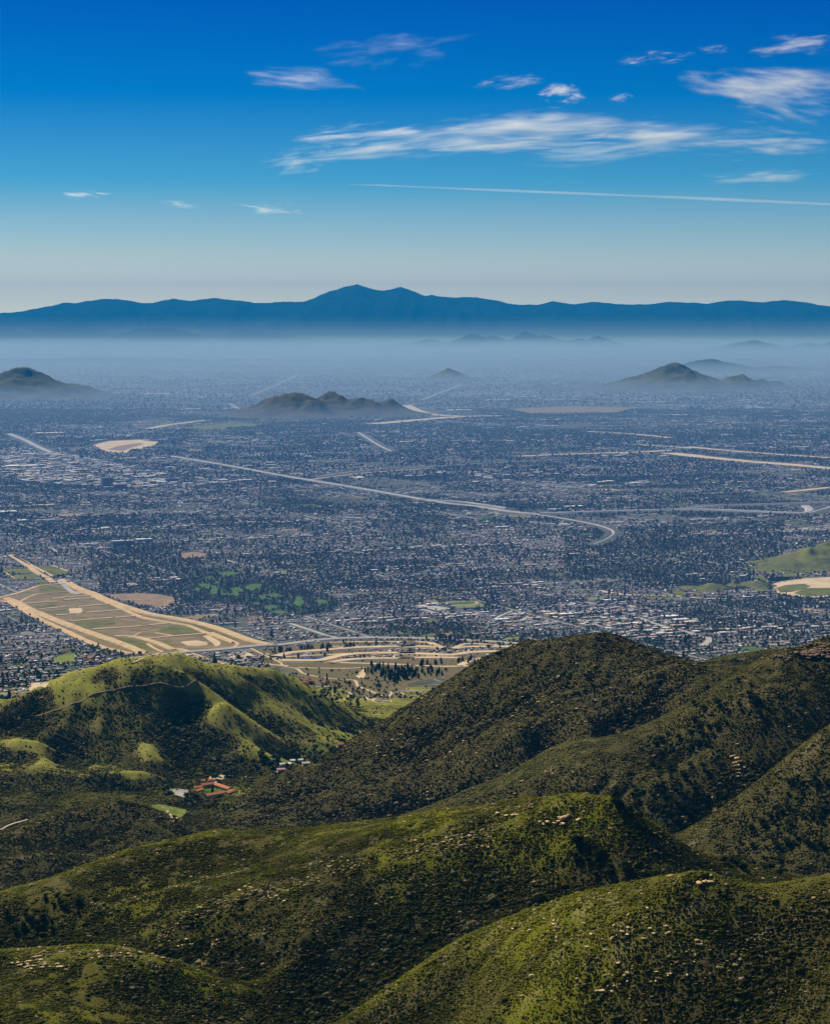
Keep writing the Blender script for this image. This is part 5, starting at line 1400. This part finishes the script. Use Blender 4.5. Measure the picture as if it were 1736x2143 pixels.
store((345,975), 60, 30, 22, 'grey', "grey mid rise office at the upper right of downtown", wallcol=(.2, .22, .26), storeys=4, name="office_block")
store(z1(A8,1230,1135), 110, 40, 22, 'grey', "long blue grey hospital block", wallcol=(.20, .28, .38), storeys=4, name="hospital")
store(z1(A8,1440,1105), 80, 40, 16, 'white', "white wing of the hospital", wallcol=(.5, .5, .5), storeys=3, name="hospital")
store(z1(A4,330,300), 40, 14, 6, 'pink', "pinkish classroom row beside the oval track")

# ------------------------------------------------------------------ the lodge and the cabins in the canyon
M_TILE = simple("clay_tile", (.42, .17, .085), .22, .5)
M_STUCCO = simple("stucco", (.62, .52, .40), .12, .3)
def wing(parent, a, b, width, h, rh):
    """a gabled wing from a to b (places on the ground)"""
    d = b - a; L = np.hypot(d[0], d[1]); an = math.atan2(d[1], d[0]); m = (a + b) / 2; m = m - np.array(parent.location)
    z = min(a[2], b[2]) - parent.location[2]
    wl_ = link("wall", box_mesh("wall", -L / 2, L / 2, -width / 2, width / 2, -3, h, M_STUCCO), parent, loc=(m[0], m[1], z), rz=an)
    o = .9
    v = np.array([(-L / 2 - o, -width / 2 - o, h - .3), (L / 2 + o, -width / 2 - o, h - .3), (L / 2 + o, width / 2 + o, h - .3), (-L / 2 - o, width / 2 + o, h - .3), (-L / 2 - o, 0, h + rh), (L / 2 + o, 0, h + rh)])
    link("roof", make_mesh("roof", v, [np.array([[0, 1, 5, 4], [2, 3, 4, 5], [3, 2, 1, 0]]), np.array([[1, 2, 5], [3, 0, 4]])], [M_TILE]), parent, loc=(m[0], m[1], z), rz=an)
    nw = max(2, int(L / 5))
    for k in range(nw):
        for sgn in (-1, 1):
            x = -L / 2 + (k + .5) * L / nw
            link("window", box_mesh("window", x - .7, x + .7, sgn * (width / 2 + .05) - .06, sgn * (width / 2 + .05) + .06, h * .35, h * .75, M_GLASS), wl_)
def lodge(label, segs, name="lodge"):
    P = [(G(*S(300 + a[0] / 4.34, 1660 + a[1] / 4.34)), G(*S(300 + b[0] / 4.34, 1660 + b[1] / 4.34)), w, h, rh) for a, b, w, h, rh in segs]
    e = link(name, None, loc=P[0][0])
    tag(e, label, "building")
    for a, b, w, h, rh in P: wing(e, a, b, w, h, rh)
lodge("red tiled lodge with wings round a green courtyard in the canyon", [((715,705),(835,690),11,5,2.6),((860,695),(1010,745),13,5,2.8),((965,778),(1030,758),11,4.5,2.4),((760,815),(930,780),12,5,2.6)])
lodge("pinkish roofed house under trees left of the lodge", [((640,720),(720,715),10,4,2.2),((655,755),(720,745),9,4,2.0)], "house")
lodge("small red roofed hut behind the lodge", [((712,662),(748,658),9,4,2.2)], "hut")
lodge("red roofed cottage beside the bare yard behind the lodge", [((795,650),(835,655),8,4,2.0)], "cottage")
lodge("tiny pink roofed shed below the lodge", [((665,805),(690,802),6,3,1.6)], "shed")
M_WHITER = M_FLAT['white']
def cabin(px, w, d, label, col='white'):
    q = G(*px); e = tag(link("cabin", None, loc=q, rz=.25), label, "building")
    link("wall", box_mesh("wall", -w / 2, w / 2, -d / 2, d / 2, -3, 3.6, M_STUCCO), e)
    v = np.array([(-w / 2 - .8, -d / 2 - .8, 3.4), (w / 2 + .8, -d / 2 - .8, 3.4), (w / 2 + .8, d / 2 + .8, 3.4), (-w / 2 - .8, d / 2 + .8, 3.4), (-w / 2 - .8, 0, 5.4), (w / 2 + .8, 0, 5.4)])
    link("roof", make_mesh("roof", v, [np.array([[0, 1, 5, 4], [2, 3, 4, 5], [3, 2, 1, 0]]), np.array([[1, 2, 5], [3, 0, 4]])], [M_FLAT[col]]), e)
cabin(z1(A7,1560,490), 22, 12, "white roofed cabin at the left of the canyon cluster")
cabin(z1(A7,1620,450), 16, 9, "small white cabin behind the others in the canyon")
cabin(z1(A7,1690,450), 20, 9, "white roofed cabin at the right of the canyon cluster")
cabin(z1(A7,1530,545), 18, 9, "pinkish low cabin in front of the canyon cluster", 'pink')
cabin((655,1588), 16, 9, "white cabin right of the canyon cluster, half under trees")
cabin((640,1602), 13, 8, "cream cabin in front of the half hidden one", 'cream')
cabin((712,1564), 12, 8, "red roofed cabin at the foot of the dark dome", 'red')
for i, (px, py) in enumerate(A3([(650,680),(690,685),(630,705),(820,745),(850,748),(760,750)])):
    cabin((px, py), 14, 10, ["red roofed house behind the green knoll, farthest left", "red roofed house behind the green knoll, second from left", "orange roofed house nearest the green knoll", "tan roofed house on the canyon road, left of a pair", "tan roofed house on the canyon road, right of a pair", "pale house between the knoll and the canyon road"][i], 'red' if i < 3 else 'tan')

# ------------------------------------------------------------------ air: thin haze everywhere, smog lying on the plain
def volume(name, col, dens, aniso=0.0):
    m = bpy.data.materials.new(name); m.use_nodes = True; nt = m.node_tree; nt.nodes.clear()
    o = nt.nodes.new('ShaderNodeOutputMaterial'); v = nt.nodes.new('ShaderNodeVolumePrincipled')
    v.inputs['Color'].default_value = (*col, 1); v.inputs['Density'].default_value = dens; v.inputs['Anisotropy'].default_value = aniso
    v.inputs['Density Attribute'].default_value = ""; v.inputs['Color Attribute'].default_value = ""; v.inputs['Temperature Attribute'].default_value = ""
    nt.links.new(v.outputs[0], o.inputs['Volume'])
    try: m.cycles.homogeneous_volume = True
    except Exception: pass
    return m
def closed(name, V, label, mat):
    f4 = [[0, 3, 2, 1], [4, 5, 6, 7], [0, 1, 5, 4], [1, 2, 6, 5], [2, 3, 7, 6], [3, 0, 4, 7]]
    return tag(link(name, make_mesh(name, np.array(V, float), [np.array(f4)], [mat])), label, kind='stuff')
ZT = 2450.0
XH, YH = 46000, 108000
closed("haze", [(-XH, -900, -60), (XH, -900, -60), (XH, YH, -60), (-XH, YH, -60), (-XH, -900, ZT), (XH, -900, ZT), (XH, YH, ZT), (-XH, YH, ZT)], "thin blue haze filling the air over the valley", volume("haze", HAZE_COL, HAZE_D, .1))
XH = 44000
closed("city_haze", [(-9000, 7300, -30), (9000, 7300, -30), (43500, 95000, -30), (-43500, 95000, -30), (-9000, 7600, 190), (9000, 7600, 190), (43500, 95000, 200), (-43500, 95000, 200)], "faint violet haze hanging over the roofs of the town", volume("city_haze", (.20, .36, .84), 6.0e-5, .2))
closed("smog", [(-XH, 14500, -40), (XH, 14500, -40), (XH, 96000, -40), (-XH, 96000, -40), (-XH, 34000, SMOG_T), (XH, 34000, SMOG_T), (XH, 94000, SMOG_T + 60), (-XH, 94000, SMOG_T + 60)], "dense grey smog lying on the far end of the plain", volume("smog", SMOG_COL, SMOG_D, .2))
XH = 43000
for top, y0_, y1_, dn_, lb in ((330, 17000, 32000, 1.0e-5, "lowest sheet of thin mist above the smog"), (520, 27000, 50000, 8e-6, "second sheet of thin mist above the smog"), (700, 33000, 60000, 6e-6, "third sheet of thin mist below the mountain crest"), (850, 40000, 70000, 4e-6, "fourth thin sheet of mist against the mountains"), (990, 44000, 74000, 2.5e-6, "topmost thin sheet of mist against the mountains")):
    XH -= 300
    closed("mist", [(-XH, y0_, -45), (XH, y0_, -45), (XH, 97000, -45), (-XH, 97000, -45), (-XH, y1_, top), (XH, y1_, top), (XH, 96000, top), (-XH, 96000, top)], lb, volume("mist", SMOG_COL, dn_, .2))
#PART5
# ------------------------------------------------------------------ cirrus clouds and a contrail, far beyond the mountains
t = NT("cirrus")
tc = t.n('ShaderNodeTexCoord').outputs['Object']
rnd = t.n('ShaderNodeObjectInfo')
mp = t.n('ShaderNodeMapping', {'Vector': tc, 'Scale': (1.9, .8, 2.1), 'Rotation': (0, .25, 0)}).outputs[0]
wv = t.n('ShaderNodeMath', {0: rnd.outputs['Random'], 1: 40.0}, operation='MULTIPLY').outputs[0]
def cnoise(scale, detail, rough, dist, vec):
    return t.n('ShaderNodeTexNoise', {'Vector': vec, 'W': wv, 'Scale': scale, 'Detail': detail, 'Roughness': rough, 'Distortion': dist}, noise_dimensions='4D').outputs['Fac']
na = cnoise(1.0, 8, .6, .7, mp)
mp2 = t.n('ShaderNodeMapping', {'Vector': tc, 'Scale': (4.0, 1.0, 5.5), 'Rotation': (0, .55, 0)}).outputs[0]
nb = cnoise(1.3, 5, .6, .6, mp2)
ln = t.n('ShaderNodeVectorMath', {0: tc}, operation='LENGTH').outputs['Value']
r2 = t.n('ShaderNodeMath', {0: ln, 1: 2.0}, operation='POWER').outputs[0]
e1 = t.n('ShaderNodeMath', {0: r2, 1: -.42, 2: .0}, operation='MULTIPLY_ADD').outputs[0]
sm = t.n('ShaderNodeMath', {0: nb, 1: .42, 2: na}, operation='MULTIPLY_ADD').outputs[0]
s2 = t.n('ShaderNodeMath', {0: sm, 1: e1}, operation='ADD').outputs[0]
dn = t.n('ShaderNodeMapRange', {'Value': s2, 'From Min': .63, 'From Max': 1.04, 'To Min': 0.0, 'To Max': 1.0}).outputs[0]
pw = t.n('ShaderNodeMath', {0: dn, 1: 1.3}, operation='POWER').outputs[0]
ds = t.n('ShaderNodeMath', {0: pw, 1: rnd.outputs['Alpha']}, operation='MULTIPLY').outputs[0]
dd = t.n('ShaderNodeMath', {0: ds, 1: CLOUD_D}, operation='MULTIPLY').outputs[0]
vol = t.n('ShaderNodeVolumePrincipled', {'Color': (.95, .98, .93, 1), 'Density': dd, 'Anisotropy': .55, 'Density Attribute': "", 'Color Attribute': "", 'Temperature Attribute': ""})
t.t.links.new(vol.outputs[0], t.out.inputs['Volume'])
M_CIRRUS = t.m
M_CIRRUS.cycles.volume_step_rate = 1.0
v, f = ico(3, 0.0, 1)
CL_ME = make_mesh("cirrus", v, [f], [M_CIRRUS], smooth_shade=True)
def cirrus(label, x, y, w, h, amt, slant=0.0, D=150000.0, depth=2000.0, name="cirrus_cloud"):
    q = at(x, y, D); k = D / F
    o = link(name, CL_ME, loc=q, scale=(w * .68 * k, depth, h * .72 * k))
    o.rotation_euler = (0, math.radians(slant), 0)
    o.color = (1, 1, 1, amt)
    tag(o, label, "cloud", "cirrus clouds high over the mountains")
cirrus("largest white cirrus cloud, right of the centre of the sky", 1150, 285, 860, 140, 1.7, -3)
cirrus("bright core streak under the largest cirrus cloud", 1100, 300, 700, 62, 2.2, -3)
cirrus("long thin cirrus streak joining the feathery wisp to the largest cloud", 900, 306, 700, 70, 1.1, -5)
cirrus("pale tail of cirrus trailing off the largest cloud to the right", 1560, 295, 460, 80, .7, 2)
cirrus("feathery cirrus wisp left of the largest cloud", 660, 325, 330, 90, 1.3, -8)
cirrus("thin cirrus streak above the feathery wisp", 760, 278, 380, 52, 1.1, -5)
cirrus("bright cirrus bank at the right edge of the sky", 1640, 205, 520, 140, 1.5, 9)
cirrus("faint veil of cirrus above the bank at the right edge", 1690, 165, 360, 70, .7, 3)
cirrus("slender cirrus streak near the top right corner", 1650, 98, 280, 56, 1.1, -5)
cirrus("short cirrus streak at the upper right", 1362, 120, 180, 36, 1.1, -4)
cirrus("small round cirrus puff above the largest cloud", 1175, 194, 120, 52, 1.5, 0)
cirrus("faint cirrus wisp left of the round puff", 1070, 171, 170, 34, .8, -3)
cirrus("long faint cirrus streak in the upper left sky", 610, 160, 380, 60, .6, 5)
cirrus("very faint veil of cirrus high above the centre", 800, 105, 420, 80, .28, -5)
cirrus("tiny faint cirrus fleck in the upper right sky", 1490, 103, 80, 24, .8, 0)
cirrus("small bright streak low in the left sky", 176, 407, 160, 22, 1.8, 2)
cirrus("faint fleck low in the left sky", 372, 427, 110, 20, .7, 3)
cirrus("faint low wisp left of the contrail", 565, 436, 170, 34, 1.0, 4)
cirrus("dim streak under the contrail's right end", 1600, 368, 380, 44, .6, -3)
cirrus("tiny fleck below the round puff", 1300, 206, 70, 24, .8, 0)
P = np.array([at(x, y, 150000.0) for x, y in ((728, 385.5), (800, 387.5), (900, 392), (1050, 398), (1200, 404), (1350, 410), (1500, 416.5), (1650, 423), (1800, 430), (1950, 437))])
rad = np.array([26, 52, 66, 76, 82, 88, 92, 96, 98, 60.]); an = np.linspace(0, 2 * math.pi, 10, endpoint=False)
wob = 1 + .25 * np.sin(np.arange(10) * 2.3)
V = np.concatenate([p + r_ * w_ * np.column_stack((np.zeros(10), np.cos(an), np.sin(an))) for p, r_, w_ in zip(P, rad, wob)])
n = len(P); fs = [[i * 10 + j, i * 10 + (j + 1) % 10, (i + 1) * 10 + (j + 1) % 10, (i + 1) * 10 + j] for i in range(n - 1) for j in range(10)]
caps = np.array([list(range(9, -1, -1)), [(n - 1) * 10 + j for j in range(10)]])
tag(link("contrail", make_mesh("contrail", V, [np.array(fs), caps], [volume("contrail", (.98, .97, .96), 1.5e-3, .55)])), "thin straight white contrail slanting down to the right edge", "contrail")
